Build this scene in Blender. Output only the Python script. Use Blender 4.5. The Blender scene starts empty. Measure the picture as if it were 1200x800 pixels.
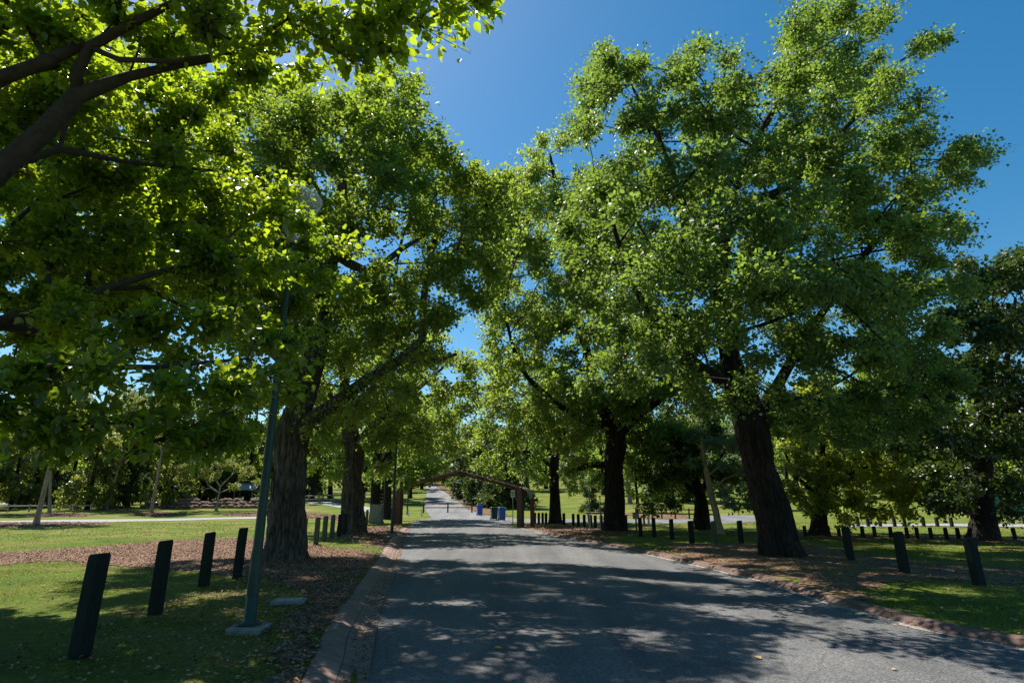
import bpy, math, random
import numpy as np
from mathutils import Vector, Matrix, noise
from mathutils.geometry import delaunay_2d_cdt

random.seed(7)
rng = np.random.default_rng(11)
scene = bpy.context.scene
COL = scene.collection

# ------------------------------------------------------------------ camera
FPX = 666.7
PITCH = math.radians(15.5)
CP, SP = math.cos(PITCH), math.sin(PITCH)
CAMH = 1.6
cam_d = bpy.data.cameras.new('camera'); cam = bpy.data.objects.new('camera', cam_d)
COL.objects.link(cam); scene.camera = cam
cam_d.lens = 20.0; cam_d.sensor_width = 36.0
cam_d.clip_end = 3000; cam_d.clip_start = 0.05
cam.location = (0, 0, CAMH)
cam.rotation_euler = (math.radians(90) + PITCH, 0, 0)

def ray(px, py):
    u = px - 600.0; v = 400.0 - py
    return (u, FPX * CP - v * SP, FPX * SP + v * CP)

def P(px, py, Y):
    r = ray(px, py); t = Y / r[1]
    return Vector((r[0] * t, Y, CAMH + r[2] * t))

def pxm(px, py, Y):           # metres per photo pixel there
    r = ray(px, py); return Y / r[1]

def hill(y):
    return 0.0054 * max(y - 50.0, 0.0) ** 1.5 if y < 260 else 0.0054 * 210 ** 1.5 + (y - 260) * 0.05

def G(px, py, dz=0.0):        # point of the ground seen at a pixel
    r = ray(px, py)
    lo, hi = 2.0, 400.0
    Y = lo
    while Y < hi:
        t = Y / r[1]; z = CAMH + r[2] * t
        if z <= hill(Y) + dz:
            break
        Y += 0.05 if Y < 60 else 0.3
    t = Y / r[1]
    return Vector((r[0] * t, Y, hill(Y) + dz))

# ------------------------------------------------------------------ helpers
def tag(o, label=None, cat=None, group=None, kind=None):
    if label: o['label'] = label
    if cat: o['category'] = cat
    if group: o['group'] = group
    if kind: o['kind'] = kind
    return o

def empty(name, loc, label=None, cat=None, group=None, rz=0.0):
    o = bpy.data.objects.new(name, None); COL.objects.link(o)
    o.location = loc; o.rotation_euler = (0, 0, rz); o.empty_display_size = 0.3
    return tag(o, label, cat, group)

def link_mesh(name, me, mat, parent=None):
    o = bpy.data.objects.new(name, me); COL.objects.link(o)
    if mat is not None and len(me.materials) == 0: me.materials.append(mat)
    if parent is not None: o.parent = parent
    return o

class MB:
    def __init__(s): s.v = []; s.f = []; s.smooth = False
    def add(s, vs, fs):
        b = len(s.v); s.v += [tuple(v) for v in vs]; s.f += [tuple(i + b for i in f) for f in fs]
    def box(s, c, size, rot=None, bev=0.0, taper=1.0):
        hx, hy, hz = size[0] / 2, size[1] / 2, size[2] / 2
        M = rot if rot is not None else Matrix.Identity(3)
        c = Vector(c)
        if bev <= 0:
            pts = []
            for z, k in ((-hz, 1), (hz, taper)):
                for x, y in ((-hx, -hy), (hx, -hy), (hx, hy), (-hx, hy)):
                    pts.append(c + M @ Vector((x * k, y * k, z)))
            s.add(pts, [(3, 2, 1, 0), (4, 5, 6, 7), (0, 1, 5, 4), (1, 2, 6, 5), (2, 3, 7, 6), (3, 0, 4, 7)])
        else:
            rings = []
            for z, ins in ((-hz, bev), (-hz + bev, 0), (hz - bev, 0), (hz, bev)):
                k = taper if z > 0 else 1
                X, Y = hx * k - ins, hy * k - ins
                b = bev * 0.6
                rings.append([c + M @ Vector(p + (z,)) for p in
                              ((-X + b, -Y), (X - b, -Y), (X, -Y + b), (X, Y - b), (X - b, Y), (-X + b, Y), (-X, Y - b), (-X, -Y + b))])
            vs = [p for r_ in rings for p in r_]
            fs = [tuple(range(7, -1, -1)), tuple(range(24, 32))]
            for i in range(3):
                for j in range(8):
                    a = i * 8 + j; b2 = i * 8 + (j + 1) % 8
                    fs.append((a, b2, b2 + 8, a + 8))
            s.add(vs, fs)
    def tube(s, pts, radii, n=8, cap=True):
        pts = [Vector(p) for p in pts]
        if len(pts) < 2: return
        if not hasattr(radii, '__len__'): radii = [radii] * len(pts)
        vs = []
        t0 = (pts[1] - pts[0]).normalized()
        ref = Vector((1, 0, 0)) if abs(t0.x) < 0.8 else Vector((0, 1, 0))
        a = t0.cross(ref).normalized()
        for i, p in enumerate(pts):
            t = (pts[min(i + 1, len(pts) - 1)] - pts[max(i - 1, 0)])
            if t.length < 1e-6: t = t0
            t = t.normalized()
            a = (a - t * a.dot(t))
            a = a.normalized() if a.length > 1e-6 else t.orthogonal().normalized()
            b = t.cross(a)
            for k in range(n):
                an = 2 * math.pi * k / n
                vs.append(p + (a * math.cos(an) + b * math.sin(an)) * radii[i])
        fs = []
        for i in range(len(pts) - 1):
            for k in range(n):
                q = i * n + k; r_ = i * n + (k + 1) % n
                fs.append((q, r_, r_ + n, q + n))
        if cap:
            fs.append(tuple(range(n - 1, -1, -1))); fs.append(tuple(range((len(pts) - 1) * n, len(pts) * n)))
        s.add(vs, fs)
    def lathe(s, prof, c=(0, 0, 0), n=24, cap=True):
        vs = []
        for r_, z in prof:
            for k in range(n):
                an = 2 * math.pi * k / n
                vs.append((c[0] + r_ * math.cos(an), c[1] + r_ * math.sin(an), c[2] + z))
        fs = []
        for i in range(len(prof) - 1):
            for k in range(n):
                q = i * n + k; r_ = i * n + (k + 1) % n
                fs.append((q, r_, r_ + n, q + n))
        if cap:
            fs.append(tuple(range(n - 1, -1, -1))); fs.append(tuple(range((len(prof) - 1) * n, len(prof) * n)))
        s.add(vs, fs)
    def mesh(s, name, smooth=None):
        me = bpy.data.meshes.new(name); me.from_pydata(s.v, [], s.f); me.update()
        if smooth if smooth is not None else s.smooth:
            me.polygons.foreach_set('use_smooth', [True] * len(me.polygons))
        return me
    def build(s, name, mat, parent=None, smooth=False):
        return link_mesh(name, s.mesh(name, smooth), mat, parent)

def np_mesh(name, V, F):
    """V (n,3) float, F (m,k) int with constant k"""
    me = bpy.data.meshes.new(name)
    m, k = F.shape
    me.vertices.add(len(V)); me.vertices.foreach_set('co', np.ascontiguousarray(V, dtype=np.float32).ravel())
    me.loops.add(m * k); me.loops.foreach_set('vertex_index', np.ascontiguousarray(F, dtype=np.int32).ravel())
    me.polygons.add(m)
    me.polygons.foreach_set('loop_start', np.arange(0, m * k, k, dtype=np.int32))
    me.polygons.foreach_set('loop_total', np.full(m, k, dtype=np.int32))
    me.update(calc_edges=True)
    return me

def scatter(T, TF, Pos, D, N, size):
    """instance template T (k,3) in axes (side, dir, normal); TF (f,3)"""
    D = D / np.linalg.norm(D, axis=1, keepdims=True)
    N = N - (N * D).sum(1, keepdims=True) * D
    N = N / (np.linalg.norm(N, axis=1, keepdims=True) + 1e-9)
    S = np.cross(D, N)
    T = np.asarray(T, float); TF = np.asarray(TF)
    n, k = len(Pos), len(T)
    sz = size.reshape(-1, 1, 1) if hasattr(size, 'reshape') else size
    V = Pos[:, None, :] + sz * (T[None, :, 0:1] * S[:, None, :] + T[None, :, 1:2] * D[:, None, :] + T[None, :, 2:3] * N[:, None, :])
    F = (TF[None, :, :] + (np.arange(n) * k)[:, None, None]).reshape(-1, TF.shape[1])
    return V.reshape(-1, 3), F

KITE = ([(0, 0, 0), (-.42, .45, .10), (0, 1, -.06), (.42, .45, .10)], [(0, 2, 1), (0, 3, 2)])
BROAD = ([(0, 0, 0), (-.30, .16, .07), (-.40, .45, .09), (-.20, .80, .03), (0, 1.08, -.10),
          (.20, .80, .03), (.40, .45, .09), (.30, .16, .07), (0, .5, .0)],
         [(0, 8, 1), (1, 8, 2), (2, 8, 3), (3, 8, 4), (4, 8, 5), (5, 8, 6), (6, 8, 7), (7, 8, 0)])

# ------------------------------------------------------------------ materials
def new_mat(name):
    m = bpy.data.materials.new(name); m.use_nodes = True
    nt = m.node_tree; nt.nodes.clear()
    return m, nt, nt.nodes, nt.links

def N_(nodes, t, **kw):
    n = nodes.new(t)
    for k, v in kw.items():
        if k in n.inputs: n.inputs[k].default_value = v
        else: setattr(n, k, v)
    return n

def ramp(nodes, stops, interp='LINEAR'):
    r = nodes.new('ShaderNodeValToRGB'); cr = r.color_ramp; cr.interpolation = interp
    while len(cr.elements) < len(stops): cr.elements.new(0.5)
    for e, (p, c) in zip(cr.elements, stops):
        e.position = p; e.color = (c[0], c[1], c[2], 1) if len(c) == 3 else c
    return r

def leaf_mat(name, dark, light, trans, rough=0.42, tmix=0.42, spec=0.5, nscale=0.5, yellow=0.02):
    m, nt, nd, lk = new_mat(name)
    out = nd.new('ShaderNodeOutputMaterial')
    geo = nd.new('ShaderNodeNewGeometry')
    tc = nd.new('ShaderNodeTexCoord')
    nz = N_(nd, 'ShaderNodeTexNoise', Scale=nscale, Detail=2.0); lk.new(tc.outputs['Object'], nz.inputs['Vector'])
    mx = N_(nd, 'ShaderNodeMath', operation='ADD'); 
    m1 = N_(nd, 'ShaderNodeMath', operation='MULTIPLY'); m1.inputs[1].default_value = 0.55
    lk.new(geo.outputs['Random Per Island'], m1.inputs[0])
    m2 = N_(nd, 'ShaderNodeMath', operation='MULTIPLY_ADD'); m2.inputs[1].default_value = 1.3; m2.inputs[2].default_value = -0.42
    lk.new(nz.outputs['Fac'], m2.inputs[0])
    lk.new(m1.outputs[0], mx.inputs[0]); lk.new(m2.outputs[0], mx.inputs[1])
    r1 = ramp(nd, [(0.0, dark), (0.8, light), (0.97, tuple(min(1, c * 1.35) for c in light))])
    lk.new(mx.outputs[0], r1.inputs['Fac'])
    # a few yellow leaves
    gt = N_(nd, 'ShaderNodeMath', operation='LESS_THAN'); gt.inputs[1].default_value = yellow
    lk.new(geo.outputs['Random Per Island'], gt.inputs[0])
    mc = N_(nd, 'ShaderNodeMix', data_type='RGBA')
    lk.new(gt.outputs[0], mc.inputs['Factor']); lk.new(r1.outputs['Color'], mc.inputs['A'])
    mc.inputs['B'].default_value = (0.28, 0.22, 0.03, 1)
    bs = N_(nd, 'ShaderNodeBsdfPrincipled', Roughness=rough)
    bs.inputs['Specular IOR Level'].default_value = spec
    lk.new(mc.outputs['Result'], bs.inputs['Base Color'])
    tr = nd.new('ShaderNodeBsdfTranslucent')
    r2 = ramp(nd, [(0.0, tuple(c * 0.6 for c in trans)), (0.9, trans)]); lk.new(mx.outputs[0], r2.inputs['Fac'])
    lk.new(r2.outputs['Color'], tr.inputs['Color'])
    ms = nd.new('ShaderNodeMixShader'); ms.inputs[0].default_value = tmix
    lk.new(bs.outputs[0], ms.inputs[1]); lk.new(tr.outputs[0], ms.inputs[2]); lk.new(ms.outputs[0], out.inputs['Surface'])
    return m

def bark_mat(name, c0, c1, scale=1.0, bump=0.6):
    m, nt, nd, lk = new_mat(name)
    out = nd.new('ShaderNodeOutputMaterial'); bs = N_(nd, 'ShaderNodeBsdfPrincipled', Roughness=0.9)
    bs.inputs['Specular IOR Level'].default_value = 0.2
    tc = nd.new('ShaderNodeTexCoord')
    mp = nd.new('ShaderNodeMapping'); mp.inputs['Scale'].default_value = (9 * scale, 9 * scale, 1.6 * scale)
    lk.new(tc.outputs['Object'], mp.inputs['Vector'])
    nz = N_(nd, 'ShaderNodeTexNoise', Scale=1.0, Detail=6.0, Roughness=0.7); lk.new(mp.outputs[0], nz.inputs['Vector'])
    vo = N_(nd, 'ShaderNodeTexVoronoi', Scale=1.4, feature='DISTANCE_TO_EDGE'); lk.new(mp.outputs[0], vo.inputs['Vector'])
    big = N_(nd, 'ShaderNodeTexNoise', Scale=0.8, Detail=3.0); lk.new(tc.outputs['Object'], big.inputs['Vector'])
    mu = N_(nd, 'ShaderNodeMath', operation='MULTIPLY_ADD'); mu.inputs[1].default_value = 1.2
    lk.new(vo.outputs['Distance'], mu.inputs[0]); lk.new(nz.outputs['Fac'], mu.inputs[2])
    r = ramp(nd, [(0.35, c0), (0.75, c1), (1.0, tuple(c * 1.3 for c in c1))]); lk.new(mu.outputs[0], r.inputs['Fac'])
    mx = N_(nd, 'ShaderNodeMix', data_type='RGBA', blend_type='MULTIPLY'); mx.inputs['Factor'].default_value = 0.7
    lk.new(r.outputs['Color'], mx.inputs['A'])
    r2 = ramp(nd, [(0.35, (0.6, 0.62, 0.55)), (0.65, (1.1, 1.05, 1.0))]); lk.new(big.outputs['Fac'], r2.inputs['Fac'])
    lk.new(r2.outputs['Color'], mx.inputs['B']); lk.new(mx.outputs['Result'], bs.inputs['Base Color'])
    bp = N_(nd, 'ShaderNodeBump', Strength=bump, Distance=0.04); lk.new(mu.outputs[0], bp.inputs['Height'])
    lk.new(bp.outputs[0], bs.inputs['Normal']); lk.new(bs.outputs[0], out.inputs['Surface'])
    return m

def simple_mat(name, col, rough=0.6, metal=0.0, var=0.25, scale=6.0, bump=0.15, spec=0.4, stretch=None):
    m, nt, nd, lk = new_mat(name)
    out = nd.new('ShaderNodeOutputMaterial'); bs = N_(nd, 'ShaderNodeBsdfPrincipled', Roughness=rough, Metallic=metal)
    bs.inputs['Specular IOR Level'].default_value = spec
    tc = nd.new('ShaderNodeTexCoord'); src = tc.outputs['Object']
    if stretch:
        mp = nd.new('ShaderNodeMapping'); mp.inputs['Scale'].default_value = stretch
        lk.new(src, mp.inputs['Vector']); src = mp.outputs[0]
    nz = N_(nd, 'ShaderNodeTexNoise', Scale=scale, Detail=6.0, Roughness=0.65); lk.new(src, nz.inputs['Vector'])
    r = ramp(nd, [(0.3, tuple(c * (1 - var) for c in col)), (0.7, tuple(min(1, c * (1 + var)) for c in col))])
    lk.new(nz.outputs['Fac'], r.inputs['Fac']); lk.new(r.outputs['Color'], bs.inputs['Base Color'])
    bp = N_(nd, 'ShaderNodeBump', Strength=bump, Distance=0.01); lk.new(nz.outputs['Fac'], bp.inputs['Height'])
    lk.new(bp.outputs[0], bs.inputs['Normal']); lk.new(bs.outputs[0], out.inputs['Surface'])
    return m

def grass_ground_mat():
    m, nt, nd, lk = new_mat('lawn')
    out = nd.new('ShaderNodeOutputMaterial'); bs = N_(nd, 'ShaderNodeBsdfPrincipled', Roughness=0.95)
    bs.inputs['Specular IOR Level'].default_value = 0.1
    tc = nd.new('ShaderNodeTexCoord')
    n1 = N_(nd, 'ShaderNodeTexNoise', Scale=0.35, Detail=5.0, Roughness=0.6); lk.new(tc.outputs['Object'], n1.inputs['Vector'])
    n2 = N_(nd, 'ShaderNodeTexNoise', Scale=9.0, Detail=8.0, Roughness=0.75); lk.new(tc.outputs['Object'], n2.inputs['Vector'])
    n3 = N_(nd, 'ShaderNodeTexNoise', Scale=60.0, Detail=4.0, Roughness=0.8); lk.new(tc.outputs['Object'], n3.inputs['Vector'])
    r1 = ramp(nd, [(0.30, (0.07, 0.115, 0.016)), (0.47, (0.12, 0.165, 0.022)), (0.56, (0.17, 0.18, 0.04)), (0.66, (0.24, 0.19, 0.09))])
    lk.new(n1.outputs['Fac'], r1.inputs['Fac'])
    r2 = ramp(nd, [(0.3, (0.55, 0.6, 0.5)), (0.7, (1.25, 1.2, 1.1))]); lk.new(n2.outputs['Fac'], r2.inputs['Fac'])
    mx = N_(nd, 'ShaderNodeMix', data_type='RGBA', blend_type='MULTIPLY'); mx.inputs['Factor'].default_value = 1.0
    lk.new(r1.outputs['Color'], mx.inputs['A']); lk.new(r2.outputs['Color'], mx.inputs['B'])
    r3 = ramp(nd, [(0.35, (0.5, 0.5, 0.5)), (0.65, (1.3, 1.3, 1.2))]); lk.new(n3.outputs['Fac'], r3.inputs['Fac'])
    my = N_(nd, 'ShaderNodeMix', data_type='RGBA', blend_type='MULTIPLY'); my.inputs['Factor'].default_value = 0.8
    lk.new(mx.outputs['Result'], my.inputs['A']); lk.new(r3.outputs['Color'], my.inputs['B'])
    lk.new(my.outputs['Result'], bs.inputs['Base Color'])
    bp = N_(nd, 'ShaderNodeBump', Strength=0.8, Distance=0.03); lk.new(n3.outputs['Fac'], bp.inputs['Height'])
    lk.new(bp.outputs[0], bs.inputs['Normal']); lk.new(bs.outputs[0], out.inputs['Surface'])
    return m

def asphalt_mat(name='asphalt', k=1.0):
    m, nt, nd, lk = new_mat(name)
    out = nd.new('ShaderNodeOutputMaterial'); bs = N_(nd, 'ShaderNodeBsdfPrincipled', Roughness=0.82)
    bs.inputs['Specular IOR Level'].default_value = 0.35
    tc = nd.new('ShaderNodeTexCoord')
    n1 = N_(nd, 'ShaderNodeTexNoise', Scale=0.45, Detail=5.0, Roughness=0.6); lk.new(tc.outputs['Object'], n1.inputs['Vector'])
    vo = N_(nd, 'ShaderNodeTexVoronoi', Scale=80.0); lk.new(tc.outputs['Object'], vo.inputs['Vector'])
    n3 = N_(nd, 'ShaderNodeTexNoise', Scale=38.0, Detail=5.0, Roughness=0.8); lk.new(tc.outputs['Object'], n3.inputs['Vector'])
    r1 = ramp(nd, [(0.3, tuple(c * k for c in (0.0861, 0.0872, 0.0905))), (0.6, tuple(c * k for c in (0.1148, 0.1137, 0.1126))), (0.8, tuple(c * k for c in (0.138, 0.1325, 0.1259)))])
    lk.new(n1.outputs['Fac'], r1.inputs['Fac'])
    sx = nd.new('ShaderNodeSeparateColor'); lk.new(vo.outputs['Color'], sx.inputs[0])
    r2 = ramp(nd, [(0.0, (0.42, 0.43, 0.45)), (0.6, (0.98, 0.98, 0.98)), (1.0, (1.95, 1.88, 1.78))]); lk.new(sx.outputs[0], r2.inputs['Fac'])
    mx = N_(nd, 'ShaderNodeMix', data_type='RGBA', blend_type='MULTIPLY'); mx.inputs['Factor'].default_value = 0.8
    lk.new(r1.outputs['Color'], mx.inputs['A']); lk.new(r2.outputs['Color'], mx.inputs['B'])
    r3 = ramp(nd, [(0.3, (0.65, 0.65, 0.66)), (0.7, (1.3, 1.3, 1.28))]); lk.new(n3.outputs['Fac'], r3.inputs['Fac'])
    my = N_(nd, 'ShaderNodeMix', data_type='RGBA', blend_type='MULTIPLY'); my.inputs['Factor'].default_value = 0.8
    lk.new(mx.outputs['Result'], my.inputs['A']); lk.new(r3.outputs['Color'], my.inputs['B'])
    wm = nd.new('ShaderNodeMapping'); wm.inputs['Scale'].default_value = (1.1, 0.07, 1); wm.inputs['Rotation'].default_value = (0, 0, 0.13)
    lk.new(tc.outputs['Object'], wm.inputs['Vector'])
    wz = N_(nd, 'ShaderNodeTexNoise', Scale=1.0, Detail=5.0, Roughness=0.6); lk.new(wm.outputs[0], wz.inputs['Vector'])
    wr = ramp(nd, [(0.36, (0.74, 0.74, 0.75)), (0.5, (1, 1, 1)), (0.64, (1.2, 1.19, 1.17))]); lk.new(wz.outputs['Fac'], wr.inputs['Fac'])
    wx = N_(nd, 'ShaderNodeMix', data_type='RGBA', blend_type='MULTIPLY'); wx.inputs['Factor'].default_value = 1.0
    lk.new(my.outputs['Result'], wx.inputs['A']); lk.new(wr.outputs['Color'], wx.inputs['B']); my = wx
    sp = N_(nd, 'ShaderNodeTexNoise', Scale=1.7, Detail=6.0, Roughness=0.7); lk.new(tc.outputs['Object'], sp.inputs['Vector'])
    sr = ramp(nd, [(0.30, (0.72, 0.71, 0.70)), (0.42, (1, 1, 1))]); lk.new(sp.outputs['Fac'], sr.inputs['Fac'])
    sx2 = N_(nd, 'ShaderNodeMix', data_type='RGBA', blend_type='MULTIPLY'); sx2.inputs['Factor'].default_value = 1.0
    lk.new(my.outputs['Result'], sx2.inputs['A']); lk.new(sr.outputs['Color'], sx2.inputs['B']); my = sx2
    # fine dark cracks
    mp = nd.new('ShaderNodeMapping'); mp.inputs['Scale'].default_value = (0.5, 0.28, 1)
    wn = N_(nd, 'ShaderNodeTexNoise', Scale=1.5, Detail=4.0)
    lk.new(tc.outputs['Object'], wn.inputs['Vector'])
    ad = N_(nd, 'ShaderNodeMix', data_type='VECTOR'); ad.inputs['Factor'].default_value = 0.18
    lk.new(tc.outputs['Object'], ad.inputs['A']); lk.new(wn.outputs['Color'], ad.inputs['B']); lk.new(ad.outputs['Result'], mp.inputs['Vector'])
    vc = N_(nd, 'ShaderNodeTexVoronoi', Scale=1.0, feature='DISTANCE_TO_EDGE'); lk.new(mp.outputs[0], vc.inputs['Vector'])
    rc = ramp(nd, [(0.0, (0.55, 0.55, 0.55)), (0.004, (1, 1, 1))]); lk.new(vc.outputs['Distance'], rc.inputs['Fac'])
    mz = N_(nd, 'ShaderNodeMix', data_type='RGBA', blend_type='MULTIPLY'); mz.inputs['Factor'].default_value = 0.7
    lk.new(my.outputs['Result'], mz.inputs['A']); lk.new(rc.outputs['Color'], mz.inputs['B'])
    lk.new(mz.outputs['Result'], bs.inputs['Base Color'])
    bp = N_(nd, 'ShaderNodeBump', Strength=0.6, Distance=0.006); lk.new(vo.outputs['Distance'], bp.inputs['Height'])
    lk.new(bp.outputs[0], bs.inputs['Normal']); lk.new(bs.outputs[0], out.inputs['Surface'])
    return m

def mulch_mat(name='mulch', a=(0.035, 0.02, 0.013), b=(0.135, 0.075, 0.045), c=(0.34, 0.21, 0.135)):
    m, nt, nd, lk = new_mat(name)
    out = nd.new('ShaderNodeOutputMaterial'); bs = N_(nd, 'ShaderNodeBsdfPrincipled', Roughness=0.95)
    bs.inputs['Specular IOR Level'].default_value = 0.15
    tc = nd.new('ShaderNodeTexCoord')
    vo = N_(nd, 'ShaderNodeTexVoronoi', Scale=26.0); lk.new(tc.outputs['Object'], vo.inputs['Vector'])
    n1 = N_(nd, 'ShaderNodeTexNoise', Scale=2.0, Detail=8.0, Roughness=0.75); lk.new(tc.outputs['Object'], n1.inputs['Vector'])
    sx = nd.new('ShaderNodeSeparateColor'); lk.new(vo.outputs['Color'], sx.inputs[0])
    ad = N_(nd, 'ShaderNodeMath', operation='MULTIPLY_ADD'); ad.inputs[1].default_value = 0.5
    lk.new(sx.outputs[0], ad.inputs[0])
    s2 = N_(nd, 'ShaderNodeMath', operation='MULTIPLY'); s2.inputs[1].default_value = 0.55
    lk.new(n1.outputs['Fac'], s2.inputs[0]); lk.new(s2.outputs[0], ad.inputs[2])
    r = ramp(nd, [(0.2, a), (0.5, b), (0.85, c)]); lk.new(ad.outputs[0], r.inputs['Fac'])
    lk.new(r.outputs['Color'], bs.inputs['Base Color'])
    bp = N_(nd, 'ShaderNodeBump', Strength=0.9, Distance=0.03); lk.new(sx.outputs[0], bp.inputs['Height'])
    lk.new(bp.outputs[0], bs.inputs['Normal']); lk.new(bs.outputs[0], out.inputs['Surface'])
    return m

def chip_mat(name, stops, rough=0.85, trans=0.0):
    m, nt, nd, lk = new_mat(name)
    out = nd.new('ShaderNodeOutputMaterial'); bs = N_(nd, 'ShaderNodeBsdfPrincipled', Roughness=rough)
    bs.inputs['Specular IOR Level'].default_value = 0.25
    geo = nd.new('ShaderNodeNewGeometry'); r = ramp(nd, stops)
    lk.new(geo.outputs['Random Per Island'], r.inputs['Fac']); lk.new(r.outputs['Color'], bs.inputs['Base Color'])
    if trans > 0:
        tr = nd.new('ShaderNodeBsdfTranslucent'); lk.new(r.outputs['Color'], tr.inputs['Color'])
        ms = nd.new('ShaderNodeMixShader'); ms.inputs[0].default_value = trans
        lk.new(bs.outputs[0], ms.inputs[1]); lk.new(tr.outputs[0], ms.inputs[2]); lk.new(ms.outputs[0], out.inputs['Surface'])
    else: lk.new(bs.outputs[0], out.inputs['Surface'])
    return m

def kerb_mat(name, c1, c2, mortar, width=0.45):
    m, nt, nd, lk = new_mat(name)
    out = nd.new('ShaderNodeOutputMaterial'); bs = N_(nd, 'ShaderNodeBsdfPrincipled', Roughness=0.88)
    uv = nd.new('ShaderNodeUVMap'); uv.uv_map = 'UVMap'
    br = nd.new('ShaderNodeTexBrick'); lk.new(uv.outputs[0], br.inputs['Vector'])
    br.inputs['Color1'].default_value = (*c1, 1); br.inputs['Color2'].default_value = (*c2, 1); br.inputs['Mortar'].default_value = (*mortar, 1)
    br.inputs['Scale'].default_value = 1.0; br.inputs['Mortar Size'].default_value = 0.008
    br.inputs['Brick Width'].default_value = width; br.inputs['Row Height'].default_value = 0.30; br.offset = 0.0
    tc = nd.new('ShaderNodeTexCoord')
    nz = N_(nd, 'ShaderNodeTexNoise', Scale=7.0, Detail=8.0, Roughness=0.75); lk.new(tc.outputs['Object'], nz.inputs['Vector'])
    r2 = ramp(nd, [(0.3, (0.5, 0.48, 0.46)), (0.7, (1.2, 1.15, 1.1))]); lk.new(nz.outputs['Fac'], r2.inputs['Fac'])
    mx = N_(nd, 'ShaderNodeMix', data_type='RGBA', blend_type='MULTIPLY'); mx.inputs['Factor'].default_value = 0.9
    lk.new(br.outputs['Color'], mx.inputs['A']); lk.new(r2.outputs['Color'], mx.inputs['B']); lk.new(mx.outputs['Result'], bs.inputs['Base Color'])
    bp = N_(nd, 'ShaderNodeBump', Strength=0.5, Distance=0.01); lk.new(nz.outputs['Fac'], bp.inputs['Height'])
    lk.new(bp.outputs[0], bs.inputs['Normal']); lk.new(bs.outputs[0], out.inputs['Surface'])
    return m

M = {}
M['lawn'] = grass_ground_mat()
M['asphalt'] = asphalt_mat()
M['asphalt_pale'] = asphalt_mat('asphalt_pale', 1.35)
M['mulch'] = mulch_mat()
M['path'] = simple_mat('path_concrete', (0.24, 0.235, 0.22), 0.9, var=0.2, scale=3)
M['concrete'] = simple_mat('concrete', (0.20, 0.20, 0.18), 0.9, var=0.25, scale=9)
M['kerb_left'] = kerb_mat('kerb_pink', (0.29, 0.185, 0.15), (0.21, 0.145, 0.12), (0.07, 0.055, 0.045), 0.6)
M['kerb_right'] = kerb_mat('kerb_brick', (0.18, 0.10, 0.075), (0.11, 0.07, 0.055), (0.05, 0.045, 0.04), 0.23)
M['kerb_strip'] = simple_mat('kerb_strip', (0.26, 0.24, 0.21), 0.9, var=0.3, scale=5)
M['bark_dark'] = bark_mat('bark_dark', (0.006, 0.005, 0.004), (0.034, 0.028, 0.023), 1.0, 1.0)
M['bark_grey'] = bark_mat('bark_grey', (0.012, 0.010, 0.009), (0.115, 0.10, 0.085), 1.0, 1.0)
M['bark_near'] = simple_mat('bark_near', (0.035, 0.028, 0.022), 0.9, var=0.5, scale=14, bump=0.8)
M['bark_pale'] = bark_mat('bark_pale', (0.18, 0.145, 0.11), (0.40, 0.32, 0.23), 2.0, 0.4)
M['leaf_oak'] = leaf_mat('leaf_oak', (0.014, 0.034, 0.008), (0.085, 0.145, 0.022), (0.46, 0.63, 0.05), 0.48, 0.46, 0.35)
M['leaf_oak_blue'] = leaf_mat('leaf_oak_blue', (0.014, 0.036, 0.014), (0.078, 0.140, 0.038), (0.38, 0.56, 0.065), 0.46, 0.43, 0.35)
M['leaf_near'] = leaf_mat('leaf_near', (0.014, 0.036, 0.010), (0.06, 0.115, 0.018), (0.60, 0.78, 0.03), 0.30, 0.50, 0.5, nscale=0.8)
M['leaf_far'] = leaf_mat('leaf_far', (0.026, 0.055, 0.017), (0.11, 0.175, 0.034), (0.50, 0.66, 0.075), 0.5, 0.48)
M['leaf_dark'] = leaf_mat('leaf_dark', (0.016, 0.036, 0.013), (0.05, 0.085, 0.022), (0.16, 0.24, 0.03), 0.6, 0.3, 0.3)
M['leaf_olive'] = leaf_mat('leaf_olive', (0.045, 0.065, 0.014), (0.15, 0.18, 0.035), (0.40, 0.46, 0.05), 0.45, 0.4)
M['leaf_gloss'] = leaf_mat('leaf_gloss', (0.04, 0.065, 0.010), (0.20, 0.25, 0.035), (0.52, 0.62, 0.05), 0.36, 0.46, 0.5, yellow=0.05)
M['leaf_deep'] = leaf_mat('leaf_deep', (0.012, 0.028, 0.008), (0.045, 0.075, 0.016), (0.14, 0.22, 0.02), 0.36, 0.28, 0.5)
M['leaf_gum'] = leaf_mat('leaf_gum', (0.045, 0.085, 0.045), (0.13, 0.19, 0.10), (0.32, 0.45, 0.14), 0.45, 0.38)
M['grass'] = leaf_mat('grass_blade', (0.06, 0.10, 0.014), (0.12, 0.17, 0.025), (0.28, 0.36, 0.04), 0.55, 0.35, 0.3, nscale=0.9, yellow=0.22)
M['chips'] = chip_mat('leaf_litter', [(0.0, (0.05, 0.026, 0.016)), (0.4, (0.18, 0.09, 0.055)), (0.75, (0.34, 0.21, 0.135)), (1.0, (0.40, 0.29, 0.19))], 0.85, 0.1)
M['post_green'] = simple_mat('post_green_timber', (0.008, 0.014, 0.010), 0.9, var=0.85, scale=14, bump=0.9, stretch=(6, 6, 0.6))
M['post_mid_green'] = simple_mat('post_mid_timber', (0.055, 0.085, 0.05), 0.8, var=0.6, scale=14, bump=0.9, stretch=(6, 6, 0.6))  # paler, greener tone for some of the posts
M['lamp_green'] = simple_mat('lamp_green_paint', (0.003, 0.034, 0.020), 0.5, var=0.12, scale=8, bump=0.03, spec=0.5)
M['rust_timber'] = simple_mat('red_brown_timber', (0.11, 0.035, 0.022), 0.75, var=0.35, scale=10, bump=0.3, stretch=(4, 4, 0.7))
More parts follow.
